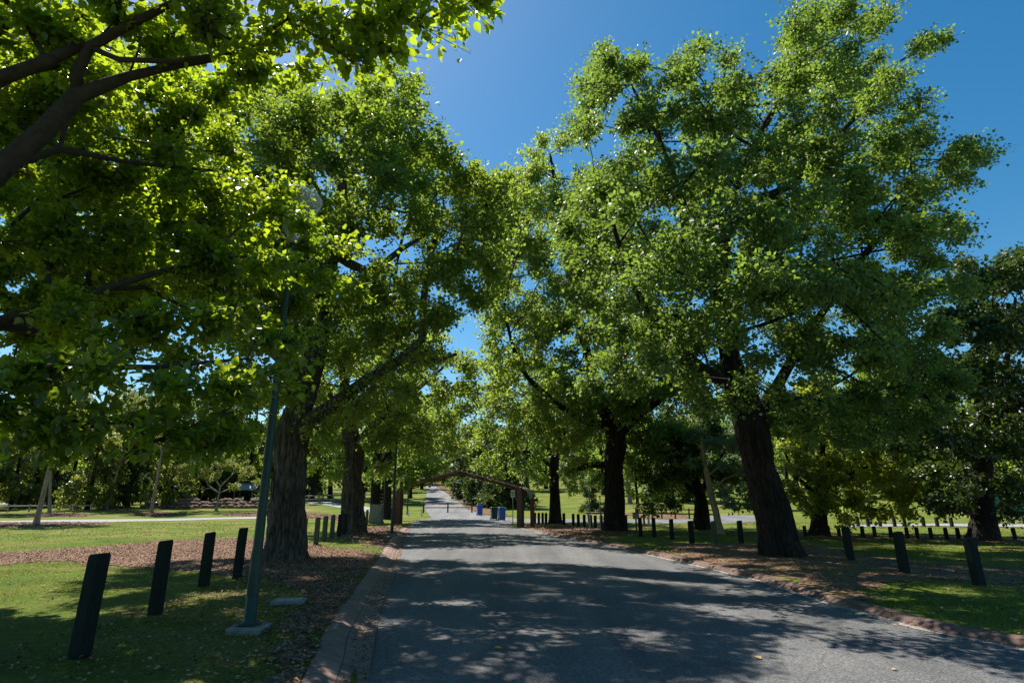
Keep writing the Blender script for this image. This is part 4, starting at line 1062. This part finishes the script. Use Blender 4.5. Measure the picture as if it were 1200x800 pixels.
for px, Y, kind, s, lab in [
    (-60, 66, 'dark_a', 1.0, 'dark bushy tree cut by the left edge of the picture behind the lawn'),
    (15, 72, 'olive', .95, 'olive green bushy tree behind the rail fence at the left edge'),
    (60, 80, 'dark_a', 1.05, 'dark tree directly behind the two crossing young trunks'),
    (105, 70, 'olive', .85, 'olive tree between the crossing trunks and the third leaning trunk'),
    (150, 78, 'dark_a', 1.0, 'very dark tree behind the thin grey brown leaning trunk'),
    (200, 74, 'olive', .8, 'pale olive shrubby tree behind the reddish leaning trunk'),
    (240, 84, 'dark_a', 1.1, 'dark tree behind the small yellow green tree'),
    (290, 92, 'far_a', 1.1, 'mid green tree above the pale shelter roof'),
    (330, 95, 'far_b', 1.0, 'mid green tree seen just left of the big furrowed trunk'),
    (366, 88, 'far_a', .95, 'tree with slim straight trunk on the far lawn right of the big left trunk'),
    (387, 96, 'far_b', .95, 'tree standing by the far rail fence left of the second left trunk'),
    (425, 100, 'far_a', 1.05, 'green tree filling the gap between the second and third left trunks')]:
    bgtree(kind, X_at(px, Y), Y, s, lab, GL, sz=1.35)
GR = 'trees beyond the arch and the side road'
for px, Y, kind, s, lab in [
    (562, 96, 'dark_a', 1.15, 'dark tree right of the climbing road above the lone blue bin'),
    (576, 80, 'dark_a', 1.0, 'dark tree behind the green bin'),
    (551, 118, 'dark_a', 1.2, 'dark narrow tree beside the climbing road below the peak of the arch'),
    (540, 145, 'dark_a', 1.2, 'smaller dark tree further up the climbing road'),
    (594, 73, 'dark_a', .85, 'dark low tree behind the small white sign'),
    (523, 165, 'dark_a', .9, 'farthest dark tree at the top right of the climbing road'),
    (452, 84, 'far_b', .85, 'green tree shading the foot of the climbing road, left of the barrier gate'),
    (481, 98, 'far_a', .8, 'smaller green tree left of the climbing road behind the arm of the pale pole'),
    (470, 120, 'far_a', 1.1, 'green tree left of the climbing road near the top of the hill'),
    (486, 150, 'far_b', 1.2, 'green tree left of the hilltop end of the road'),
    (506, 205, 'dark_a', 1.5, 'dark tree beyond the hilltop end of the climbing road'),
    (494, 128, 'far_a', .9, 'green tree leaning over the left side of the climbing road near its top'),
    (640, 130, 'far_a', 1.1, 'pale green tree at the top of the bright sunlit lawn'),
    (672, 122, 'gum', 1.0, 'blue green tree on the right shoulder of the bright lawn'),
    (693, 62, 'dark_a', .33, 'small round dark green tree on the bright lawn behind the pale pole'),
    (738, 84, 'gum', .8, 'blue green tree left of the orange and white boards'),
    (746, 64, 'far_b', .5, 'small tree with a bare dark stem at the top of the side road'),
    (775, 96, 'far_a', 1.0, 'mid green tree beyond the red brown rail fence'),
    (806, 88, 'far_b', .9, 'mid green tree left of the slim pale trunk'),
    (850, 75, 'gum', .95, 'blue green tree right behind the slim pale trunk'),
    (884, 70, 'gum', .85, 'blue green tree just left of the leaning dark trunk'),
    (925, 95, 'far_a', 1.1, 'green tree behind the left half of the glossy tree'),
    (1000, 100, 'far_b', 1.2, 'green tree behind the right half of the glossy tree'),
    (1075, 90, 'far_a', 1.1, 'green tree between the glossy tree and the dark edge tree'),
    (1130, 85, 'dark_a', 1.2, 'dark green tree behind the teal screen'),
    (1200, 75, 'far_b', 1.2, 'green tree at the far right edge behind the screen'),
    (1270, 60, 'far_a', 1.1, 'green tree only half inside the right edge')]:
    bgtree(kind, X_at(px, Y), Y, s, lab, GR, sz=1.0)
rb = random.Random(99)
for px in list(range(-60, 480, 27)) + list(range(700, 1300, 30)):
    Y = rb.uniform(88, 135); 
    bgtree(rb.choice(['dark_a', 'far_a', 'far_b', 'olive', 'dark_a']), X_at(px + rb.uniform(-9, 9), Y), Y, rb.uniform(.85, 1.25), 'green tree in the dense far belt of trees closing the park', 'far belt of trees', sz=1.35)
for px in (575, 590, 604, 556, 618):
    Y = rb.uniform(105, 140)
    bgtree('far_a', X_at(px, Y), Y, rb.uniform(.9, 1.1), 'green tree in the dense far belt of trees closing the park', 'far belt of trees')
# wood on the hill behind as one mass
def wood():
    rg = np.random.default_rng(77); Vs = []; Fs = []; b = 0
    T = KITE
    for i in range(230):
        Y = rg.uniform(170, 300); X = rg.uniform(-1.15, 1.15) * Y
        if abs(X + 0.148 * Y) < 6 and Y < 200: continue
        h = rg.uniform(10, 17); w = h * .38
        n = 520
        v = rg.normal(size=(n, 3)); v /= np.linalg.norm(v, axis=1, keepdims=True)
        lump = 1 + .25 * np.sin(v[:, 0] * 5 + i) * np.cos(v[:, 2] * 6 + i * 2)
        pos = np.stack([X + v[:, 0] * w * lump, Y + v[:, 1] * w * lump, hill(Y) + h * .55 + v[:, 2] * h * .5 * lump], 1)
        V, F = scatter(T[0], T[1], pos, rg.normal(size=(n, 3)), v + np.array([0, 0, .5]), rg.uniform(.8, 1.6, n))
        Vs.append(V); Fs.append(F + b); b += len(V)
    me = np_mesh('distant_wood', np.concatenate(Vs), np.concatenate(Fs))
    o = link_mesh('distant_wood', me, M['leaf_far']); tag(o, 'distant wooded hillside closing the view behind the park', 'wood', kind='stuff')
wood()

# ------------------------------------------------------------------ lamp posts
def lamp_post(loc, label):
    root = empty('lamp_post', loc, label, 'lamp post', 'green lamp posts with clear bowl lanterns')
    b = MB(); b.box((0, 0, .03), (.42, .38, .09), bev=.015); b.build('concrete_pad', M['concrete'], root)
    p = MB(); p.lathe([(.095, .08), (.095, .12), (.075, .14), (.073, .9), (.070, .95), (.062, 1.0), (.050, 3.4), (.040, 5.25), (.045, 5.3)], n=20); p.build('pole', M['lamp_green'], root, True)
    c = MB(); c.lathe([(.112, .075), (.112, .10), (.1, .105)], n=20); c.build('base_collar', M['lamp_green'], root, True)
    h = MB(); h.box((0, -.074, .55), (.075, .012, .26), bev=.004); h.build('access_hatch', M['lamp_green'], root)
    for sx in (-1, 1):
        for sy in (-1, 1):
            h = MB(); h.lathe([(.012, .08), (.012, .118), (.006, .122)], (sx * .085, sy * .085, 0), 8); h.build('bolt', M['steel'], root)
    h = MB(); h.box((0, 0, .086), (.24, .24, .012), bev=.003); h.build('base_plate', M['lamp_green'], root)
    l = empty_child('lantern', root)
    q = MB(); q.lathe([(.05, 5.3), (.085, 5.33), (.085, 5.38), (.06, 5.42)], n=20); q.build('lantern_base', M['grey_metal'], l, True)
    bowl = MB(); bowl.lathe([(.075, 5.40), (.15, 5.54), (.24, 5.72), (.33, 5.92), (.37, 6.04)], n=28, cap=False); bowl.build('bowl', M['glass'], l, True)
    cap = MB(); cap.lathe([(.378, 6.035), (.376, 6.055), (.32, 6.11), (.22, 6.15), (.10, 6.17), (.02, 6.175)], n=28); cap.build('dome_cap', M['glass'], l, True)
    bulb = MB(); bulb.lathe([(.03, 5.42), (.03, 5.52), (.035, 5.58), (.03, 5.64), (.01, 5.67)], n=12); bulb.build('bulb', M['white_paint'], l, True)
    return root
def empty_child(name, parent):
    o = bpy.data.objects.new(name, None); COL.objects.link(o); o.parent = parent; return o
g = G(291, 741); lamp1 = lamp_post((g.x, g.y, zg(g.x, g.y, False)), 'tall green lamp post on a concrete pad, left of the big left trunk')
def copy_tree(o, parent=None):
    c = o.copy(); COL.objects.link(c)
    if parent is not None: c.parent = parent
    for ch in list(o.children): copy_tree(ch, c)
    return c
g = G(459, 627); l2 = copy_tree(lamp1); l2.location = (g.x, g.y, zg(g.x, g.y, False)); l2['label'] = 'thin green lamp post further back, left of the arch'

g = G(338, 708)
cv = empty('utility_cover', (g.x, g.y, zg(g.x, g.y, False)), 'flat concrete service cover set in the grass right of the lamp post', 'service cover', rz=.2)
b = MB(); b.box((0, 0, .035), (.50, .36, .06), bev=.01); b.build('frame', M['concrete'], cv)
b = MB(); b.box((0, 0, .068), (.38, .25, .01), bev=.003); b.build('lid', M['grey_metal'], cv)

# ------------------------------------------------------------------ bollards
def post_mesh(h, w, seed):
    rg = random.Random(seed); mb = MB()
    lv = [(-.05, 1.0), (h * .35, 1.0), (h * .75, .99), (h - .03, .98), (h, .86)]
    vs = []
    b = w * .10
    for z, k in lv:
        X = w / 2 * k
        for (x, y) in ((-X + b, -X), (X - b, -X), (X, -X + b), (X, X - b), (X - b, X), (-X + b, X), (-X, X - b), (-X, -X + b)):
            zz = z + (0.02 * x / w if z > h - .1 else 0)
            vs.append((x + rg.uniform(-.0025, .0025), y + rg.uniform(-.0025, .0025), zz + (rg.uniform(-.003, .003) if z > h - .1 else 0)))
    fs = [tuple(range(7, -1, -1)), tuple(range(32, 40))]
    for i in range(4):
        for j in range(8):
            a = i * 8 + j; c = i * 8 + (j + 1) % 8; fs.append((a, c, c + 8, a + 8))
    mb.add(vs, fs); return mb.mesh('bollard')
def bollard(base_px, label, group, h=.92, w=.155, mat='post_green', tilt=(0, 0)):
    g = G(*base_px); me = post_mesh(h, w, int(base_px[0] * 7 + base_px[1]))
    o = link_mesh('bollard', me, M[mat]); o.location = (g.x, g.y, zg(g.x, g.y, False))
    o.rotation_euler = (tilt[0], tilt[1], random.uniform(-.25, .25)); tag(o, label, 'post', group)
gl = 'square timber posts along the left lawn'
bollard((92, 773), 'nearest and largest dark square post on the left, at the bottom left corner', gl, 1.02, .16, tilt=(0, .03))
bollard((181, 722), 'second dark square post from the bottom left corner', gl, 1.0, .155)
bollard((238, 689), 'third dark square post from the bottom left corner, in front of the mulch', gl, .96, .155)
bollard((277, 680), 'dark square post immediately left of the near green lamp post', gl, .99, .15, tilt=(0, .02))
for i, (px, py) in enumerate([(355, 642), (370, 639.5), (379.5, 635.5), (388.5, 632), (397, 629.5), (403, 627.5)]):
    bollard((px, py), 'mid green post, ' + ['first', 'second', 'third', 'fourth', 'fifth', 'sixth'][i] + ' of the row between the two big left trunks', gl, .93, .16, 'post_mid_green' if i < 4 else 'post_green')
for i, (px, py) in enumerate([(424, 617.5), (429.5, 615)]):
    bollard((px, py), ['left', 'right'][i] + ' one of two small posts left of the grey cabinet', gl, .93, .16, 'post_mid_green')
gr_ = 'square timber posts along the right verge'
rp = [(1148, 687, 'nearest post on the right side, in front of the dark edge tree'),
      (1061, 673, 'second nearest post on the right, standing in shaded mulch'),
      (997, 657, 'third nearest post on the right, first one right of the leaning dark trunk'),
      (869, 637.5, 'post just left of the leaning dark trunk'),
      (838, 638, 'greenest post, in front of the slim pale leaning trunk'),
      (811, 637, 'post in front of the black forked trunk'),
      (788, 632.5, 'post in the sunlit grass, third left of the leaning dark trunk'),
      (767, 630, 'post in front of the orange and white boards'),
      (751, 629, 'post beside the small grey box'),
      (734, 624, 'post touching the right side of the second right trunk')]
for i, (px, py, lab) in enumerate(rp):
    bollard((px, py), lab, gr_, .86 if px > 900 else .80, .17, 'post_mid_green' if i in (4,) else 'post_green', tilt=(0, -.02 if px > 900 else 0))
for i, px in enumerate([705, 698, 692.5, 685, 678, 672, 661]):
    py = 616.0 + (px - 661) * .11
    bollard((px, py), 'dark far post, ' + ['first', 'second', 'third', 'fourth', 'fifth', 'sixth', 'seventh'][i] + ' to the left of the second right trunk', gr_, .72, .17)
for i, px in enumerate([640, 636, 631.5, 627]):
    bollard((px, 613.8 - (640 - px) * .03), 'dark far post, ' + ['first', 'second', 'third', 'fourth'][i] + ' to the left of the third right trunk', gr_, .72, .16)
# rows along the side road
gs = 'low posts along the side road on the right'
OR = ['first', 'second', 'third', 'fourth', 'fifth', 'sixth', 'seventh', 'eighth', 'ninth', 'tenth', 'eleventh', 'twelfth', 'thirteenth', 'fourteenth']
for i, px in enumerate([930, 944, 972, 984, 1012, 1026, 1045, 1064, 1076, 1092, 1110, 1124, 1172, 1190]):
    bollard((px, 629 + (px - 930) * .018), 'low post by the side road, ' + OR[i] + ' right of the leaning dark trunk', gs, .46, .12)
for i, px in enumerate([1006, 1018, 1032, 1049, 1061, 1083, 1099, 1116]):
    bollard((px, 617.5), 'tiny post of the far row behind the side road, ' + OR[i] + ' from left', gs, .55, .16)

# ------------------------------------------------------------------ timber arch
def arch():
    A = G(469, 614); B = G(610, 617.5)
    A = Vector((A.x - .1, A.y, 0)); B = Vector((B.x, B.y, 0))
    root = empty('timber_arch', ((A.x + B.x) / 2, (A.y + B.y) / 2, zg((A.x + B.x) / 2, (A.y + B.y) / 2, True)), 'red brown timber entrance arch spanning the road', 'arch')
    o0 = Vector(root.location)
    ax = (B - A).normalized(); L = (B - A).length; n = Vector((-ax.y, ax.x, 0))
    rotm = Matrix((ax, n, Vector((0, 0, 1)))).transposed()
    def pt(s, q, z): return A + ax * s + n * q + Vector((0, 0, z)) - o0
    apex = 3.45; eave = 2.3
    def topz(s):
        u = s / L
        return eave + (apex - eave) * (1 - abs(u - .5) * 2) ** 0.92
    for s, q, w, m in ((0, 0, .34, 'rust_timber'), (L, 0, .34, 'brown_timber'), (L + .62, .35, .20, 'rust_timber'), (-.6, .35, .20, 'rust_timber')):
        hh = 2.36 if w > .3 else 1.72; b = MB(); b.box(pt(s, q, hh / 2 - .05), (w, w, hh), rotm, bev=.02); b.build('post', M[m], root)
    for q in (-.05, .45):
        b = MB(); t = MB()
        sl = [-.3, 0, .8, 1.8, 2.8, L / 2 - .3, L / 2, L / 2 + .3, L - 2.8, L - 1.8, L - .8, L, L + .35]
        sl = sorted(sl)
        for i in range(len(sl) - 1):
            p0 = pt(sl[i], q, topz(min(max(sl[i], 0), L)) - (.12 if sl[i] < 0 or sl[i] > L else 0)); p1 = pt(sl[i + 1], q, topz(min(max(sl[i + 1], 0), L)) - (.12 if sl[i + 1] < 0 or sl[i + 1] > L else 0))
            b.tube([p0, p1], .05, 6)
            d = Vector((0, 0, -.20)); t.tube([p0 + d, p1 + d], .04, 6)
            t.tube([p0, p1 + d], .02, 5)
        b.build('top_chord', M['pale_timber'], root); t.build('lower_chord', M['rust_timber'], root)
    p = MB()
    for k in range(24):
        s = L * (k + .5) / 24; p.box(pt(s, .2, topz(s) + .06), (.24, .66, .03), rotm)
    p.build('roof_slats', M['brown_timber'], root)
    for (s0, sg) in ((L + .62, -1), (-.62, 1)):
        c = MB()
        vs = []
        for k in range(9):
            an = k / 8 * math.pi / 2
            s = s0 + sg * (.62 * (1 - math.cos(an))) ; z = 1.62 + .66 * math.sin(an)
            for q in (-.05, .5): vs.append(pt(s, q, z))
            for q in (-.05, .5): vs.append(pt(s, q, z) + Vector((0, 0, .06)))
        fs = []
        for k in range(8):
            a = k * 4
            fs += [(a, a + 1, a + 5, a + 4), (a + 2, a + 6, a + 7, a + 3), (a, a + 4, a + 6, a + 2), (a + 1, a + 3, a + 7, a + 5)]
        c.add(vs, fs); c.build('curved_brace', M['pale_timber'], root)
arch()

# sign by the arch
g = G(601, 614.5)
sg = empty('small_sign', (g.x, g.y, zg(g.x, g.y, False)), 'small white sign on a thin pole at the right foot of the arch', 'sign')
b = MB(); b.lathe([(.028, 0), (.028, 2.2)], n=10); b.build('pole', M['grey_metal'], sg, True)
b = MB(); b.box((0, -.04, 1.95), (.30, .015, .46), bev=.004); pl_ = b.build('panel', M['white_paint'], sg)
b = MB()
for k in range(4): b.box((0, -.0495, 2.06 - k * .07), (.20 - .03 * (k % 2), .003, .02))
b.build('lettering', M['steel'], pl_)
# thin poles
def pole(px, py, h, label, mat='grey_metal', r=.035, arm=False, name='sign_pole'):
    g = G(px, py); root = empty(name, (g.x, g.y, zg(g.x, g.y, False)), label, 'pole')
    b = MB(); b.lathe([(r * 1.2, 0), (r, .05), (r * .9, h)], n=10); b.build('shaft', M[mat], root, True)
    if arm:
        b = MB(); b.tube([(0, 0, h - .02), (.35, 0, h + .12), (1.0, 0, h + .2), (1.6, 0, h + .3)], r * .8, 7); b.build('arm', M[mat], root, True)
    else:
        b = MB(); b.lathe([(r * 1.3, h - .02), (r * 1.4, h + .04), (r * .3, h + .08)], n=10); b.build('cap', M[mat], root, True)
pole(692, 622.5, 2.0, 'thin pale pole standing before the bright lawn, left of the second right trunk')
pole(704.5, 621, 1.7, 'thin dark pole just right of the thin pale one', 'steel')
pole(477, 603, 3.1, 'pale green pole with a sideways arm, right behind the left post of the arch', 'lamp_green', .07, True, 'lamp_pole')

# pale panel and cabinets on the left
g = G(440.5, 613); g.y -= 1.15; g.x = -159.5 / 700 * g.y; cb = empty('utility_cabinet', (g.x, g.y, zg(g.x, g.y, False)), 'pale grey upright cabinet against the third left trunk', 'cabinet')
b = MB(); b.box((0, 0, .62), (.78, .4, 1.24), bev=.02); b.build('body', M['concrete'], cb)
b = MB(); b.box((0, -.21, .62), (.68, .02, 1.08), bev=.005); dr = b.build('door', M['concrete'], cb)
b = MB(); b.box((.24, -.23, .66), (.03, .02, .14)); b.build('handle', M['steel'], dr)

# ------------------------------------------------------------------ bins
def bin_(px, py, mat, label):
    g = G(px, py); root = empty('wheelie_bin', (g.x, g.y, zg(g.x, g.y, False) + .01), label, 'bin', 'bins beside the junction', rz=.2)
    b = MB(); b.box((0, 0, .49), (.46, .54, .86), bev=.03, taper=1.14); bd = b.build('body', M[mat], root)
    b = MB(); b.box((0, 0, .965), (.60, .68, .07), bev=.025); b.box((0, .36, .95), (.5, .06, .05), bev=.01); b.build('lid', M[mat], root)
    for s in (-1, 1):
        b = MB(); b.tube([(s * .24 - .03, .26, .1), (s * .24 + .03, .26, .1)], .1, 14); b.build('wheel', M['black_rubber'], root)
bin_(562, 604, 'blue_plastic', 'lone blue bin, farther left and farther back than the pair')
bin_(579, 609, 'green_plastic', 'dark green bin, left one of the pair')
bin_(588, 610, 'blue_plastic', 'bright blue bin, right one of the pair by the white sign')

# ------------------------------------------------------------------ fences
def rail_fence(a, b, n, label, mat, h=.95, rails=(.45, .85), name='rail_fence', rw=.05, cat='fence', pw=.11):
    a = Vector(a); b = Vector(b); za = hill(a.y)
    root = empty(name, (a.x, a.y, za), label, cat)
    pts = []
    for k in range(n):
        p = a.lerp(b, k / (n - 1)); z = hill(p.y) - za; q = Vector((p.x - a.x, p.y - a.y, z)); pts.append(q)
        m = MB(); m.box(q + Vector((0, 0, h / 2 - .03)), (pw, pw, h + .06), bev=.012); m.build('post', M[mat], root)
    for rz_ in rails:
        m = MB(); m.tube([q + Vector((0, 0, rz_)) for q in pts], rw, 6); m.build('rail', M[mat], root)
    return root
rail_fence((X_at(-90, 62), 62), (X_at(110, 66), 66), 9, 'pale low rail fence in front of the dark trees at the left edge', 'pale_timber', .8, (.62,), rw=.06)
rail_fence((X_at(340, 82), 82), (X_at(470, 90), 90), 9, 'weathered rail fence on the far lawn right of the big left trunk', 'pale_timber', 1.15, (.55, 1.05), rw=.07)
rail_fence((X_at(756, 48), 52), (X_at(835, 48), 47), 7, 'red brown rail fence beyond the side road, behind the right posts', 'rust_timber', .9, (.45, .8), rw=.06)
# swing gate across the climbing road
A_ = (X_at(497, 62), 62.0); B_ = (X_at(553, 62), 62.5)
sw = rail_fence(A_, B_, 3, 'dark low barrier gate closing the climbing road', 'brown_timber', 1.05, (.55, .95), 'barrier_gate', .05, 'gate', .14)
for px, lab in ((478.5, 'left one of two short white posts beside the barrier gate'), (494, 'right one of two short white posts beside the barrier gate')):
    g = G(px, 604.5); me = post_mesh(.62, .13, 5); o = link_mesh('marker_post', me, M['white_paint']); o.location = g; tag(o, lab, 'post', 'short white marker posts')
# boards and box among the right posts
g = G(759, 617)
for k, (dx, m) in enumerate(((-.2, 'orange'), (.08, 'white_paint'), (.34, 'orange'))):
    o = MB(); o.box((0, 0, .45), (.13, .03, .95), bev=.006); ob = o.build('marker_board', M[m], None)
    ob.location = (g.x + dx, g.y, hill(g.y)); tag(ob, ['left orange upright board behind the right posts', 'white upright board between two orange ones', 'right orange upright board behind the right posts'][k], 'board', 'upright boards at the side road')
g = G(746, 622); bx = empty('letter_box', (g.x, g.y, zg(g.x, g.y, False)), 'small grey box on a stake behind the right posts', 'box')
b = MB(); b.box((0, 0, .35), (.07, .07, .75)); b.build('stake', M['brown_timber'], bx)
b = MB(); b.box((0, 0, .72), (.30, .22, .30), bev=.02); b.build('body', M['grey_metal'], bx)
b = MB(); b.box((0, -.02, .885), (.34, .28, .03), bev=.008); b.build('lid', M['steel'], bx)
# park table
g = G(697, 612.5); tb = empty('park_bench', (g.x, g.y, hill(g.y)), 'small weathered timber bench beyond the far posts, behind the thin poles', 'bench')
b = MB(); b.box((0, 0, .70), (1.2, .5, .07), bev=.01); b.build('seat', M['pale_timber'], tb)
for s in (-1, 1):
    b = MB(); b.box((s * .45, 0, .34), (.1, .4, .67), bev=.01); b.build('leg', M['pale_timber'], tb)
# teal screen at right
def screen(px0, px1, Y, h, z0, label):
    x0, x1 = X_at(px0, Y), X_at(px1, Y); root = empty('shade_cloth_fence', ((x0 + x1) / 2, Y, hill(Y)), label, 'fence')
    w = x1 - x0; n = max(2, int(w / 2.2) + 1)
    for k in range(n):
        b = MB(); b.box((-w / 2 + w * k / (n - 1), .06, (z0 + h) / 2), (.07, .07, z0 + h + .1)); b.build('post', M['steel'], root)
    m = MB(); nx = 40; vs = []; fs = []
    for i in range(nx + 1):
        x = -w / 2 + w * i / nx; yy_ = .04 * math.sin(i * .9)
        for z in (z0, z0 + h): 
            for t in (0, .012): vs.append((x, yy_ + t, z + .03 * math.sin(i * .5)))
    for i in range(nx):
        a = i * 4; fs += [(a, a + 4, a + 6, a + 2), (a + 1, a + 3, a + 7, a + 5), (a, a + 1, a + 5, a + 4), (a + 2, a + 6, a + 7, a + 3)]
    m.add(vs, fs); m.build('cloth', M['teal'], root)
screen(1157, 1290, 46, 1.5, .45, 'teal shade cloth screen at the right edge beyond the dark trunk')
screen(1118, 1136, 62, .9, .9, 'short teal screen seen just left of the dark edge trunk')

# rock bank and pale shelter at left
def rocks():
    root = empty('stone_bank', (X_at(250, 72), 72, hill(72)), 'low bank of brown rocks behind the small yellow green tree', 'rock wall')
    m = MB(); rg = random.Random(4)
    for k in range(150):
        x = rg.uniform(-8.5, 7.0); row = rg.choice([0, 0, 1, 1, 2]); r = rg.uniform(.22, .48)
        c = Vector((x, row * .35 + rg.uniform(-.15, .15), .18 + row * .38)); vs = []; 
        for i in range(5):
            th = math.pi * (i + .5) / 5
            for j in range(7):
                ph = 2 * math.pi * j / 7 + i; q = rg.uniform(.78, 1.12)
                vs.append(c + Vector((math.sin(th) * math.cos(ph) * r * 1.3, math.sin(th) * math.sin(ph) * r, math.cos(th) * r * .7)) * 1.0 * 1 if False else c + Vector((math.sin(th) * math.cos(ph) * r * 1.3 * q, math.sin(th) * math.sin(ph) * r * q, math.cos(th) * r * .7 * q)))
        fs = []
        for i in range(4):
            for j in range(7):
                a = i * 7 + j; b2 = i * 7 + (j + 1) % 7; fs.append((a, a + 7, b2 + 7, b2))
        fs.append(tuple(range(7))); fs.append(tuple(range(34, 27, -1)))
        m.add(vs, fs)
    m.build('rocks', M['rock'], root)
rocks()
Y = 84; x = X_at(288, Y)
sh = empty('shelter', (x, Y, hill(Y)), 'pale roofed park shelter behind the rock bank, left of the near lamp post', 'shelter')
for sx in (-1.8, 1.8):
    for sy in (-1.2, 1.2):
        b = MB(); b.box((sx, sy, 1.1), (.14, .14, 2.3)); b.build('post', M['pale_timber'], sh)
b = MB()
b.add([(-2.6, -1.9, 2.2), (2.6, -1.9, 2.2), (2.6, 0, 3.1), (-2.6, 0, 3.1), (-2.6, 1.9, 2.2), (2.6, 1.9, 2.2),
       (-2.6, -1.9, 2.12), (2.6, -1.9, 2.12), (2.6, 0, 3.02), (-2.6, 0, 3.02), (-2.6, 1.9, 2.12), (2.6, 1.9, 2.12)],
      [(0, 1, 2, 3), (3, 2, 5, 4), (9, 8, 7, 6), (10, 11, 8, 9), (0, 6, 7, 1), (4, 5, 11, 10), (0, 3, 9, 6), (3, 4, 10, 9), (1, 7, 8, 2), (2, 8, 11, 5)])
b.build('roof', M['grey_metal'], sh); sh.scale = (.7, .7, .85)

# ------------------------------------------------------------------ light
SUN_EL = math.radians(57); SUN_AZ = math.radians(-39)     # azimuth from +Y, negative = left
sdir = Vector((math.sin(SUN_AZ) * math.cos(SUN_EL), math.cos(SUN_AZ) * math.cos(SUN_EL), math.sin(SUN_EL)))
sl = bpy.data.lights.new('sun', 'SUN'); so = bpy.data.objects.new('sun', sl); COL.objects.link(so)
sl.energy = 5.0; sl.angle = math.radians(0.53); sl.color = (1.0, 0.95, 0.87)
so.rotation_euler = sdir.to_track_quat('Z', 'Y').to_euler(); so.location = (-20, 20, 40)
w = bpy.data.worlds.new('World'); scene.world = w; w.use_nodes = True
nt = w.node_tree; nt.nodes.clear()
out = nt.nodes.new('ShaderNodeOutputWorld'); bg = nt.nodes.new('ShaderNodeBackground'); bg.inputs['Strength'].default_value = 0.075
sky = nt.nodes.new('ShaderNodeTexSky'); sky.sky_type = 'NISHITA'; sky.sun_disc = False
sky.sun_elevation = SUN_EL; sky.sun_rotation = SUN_AZ
sky.air_density = 1.0; sky.dust_density = 0.5; sky.ozone_density = 1.5; sky.altitude = 200
hs = nt.nodes.new('ShaderNodeHueSaturation'); hs.inputs['Saturation'].default_value = 1.40; hs.inputs['Hue'].default_value = 0.488
nt.links.new(sky.outputs[0], hs.inputs['Color']); nt.links.new(hs.outputs[0], bg.inputs['Color']); nt.links.new(bg.outputs[0], out.inputs['Surface'])
scene.view_settings.view_transform = 'Standard'; scene.view_settings.look = 'None'
scene.view_settings.gamma = 1.0; scene.view_settings.exposure = 0.88
scene.render.engine = 'CYCLES'
scene.cycles.max_bounces = 8; scene.cycles.transparent_max_bounces = 12; scene.cycles.transmission_bounces = 6; scene.cycles.diffuse_bounces = 2
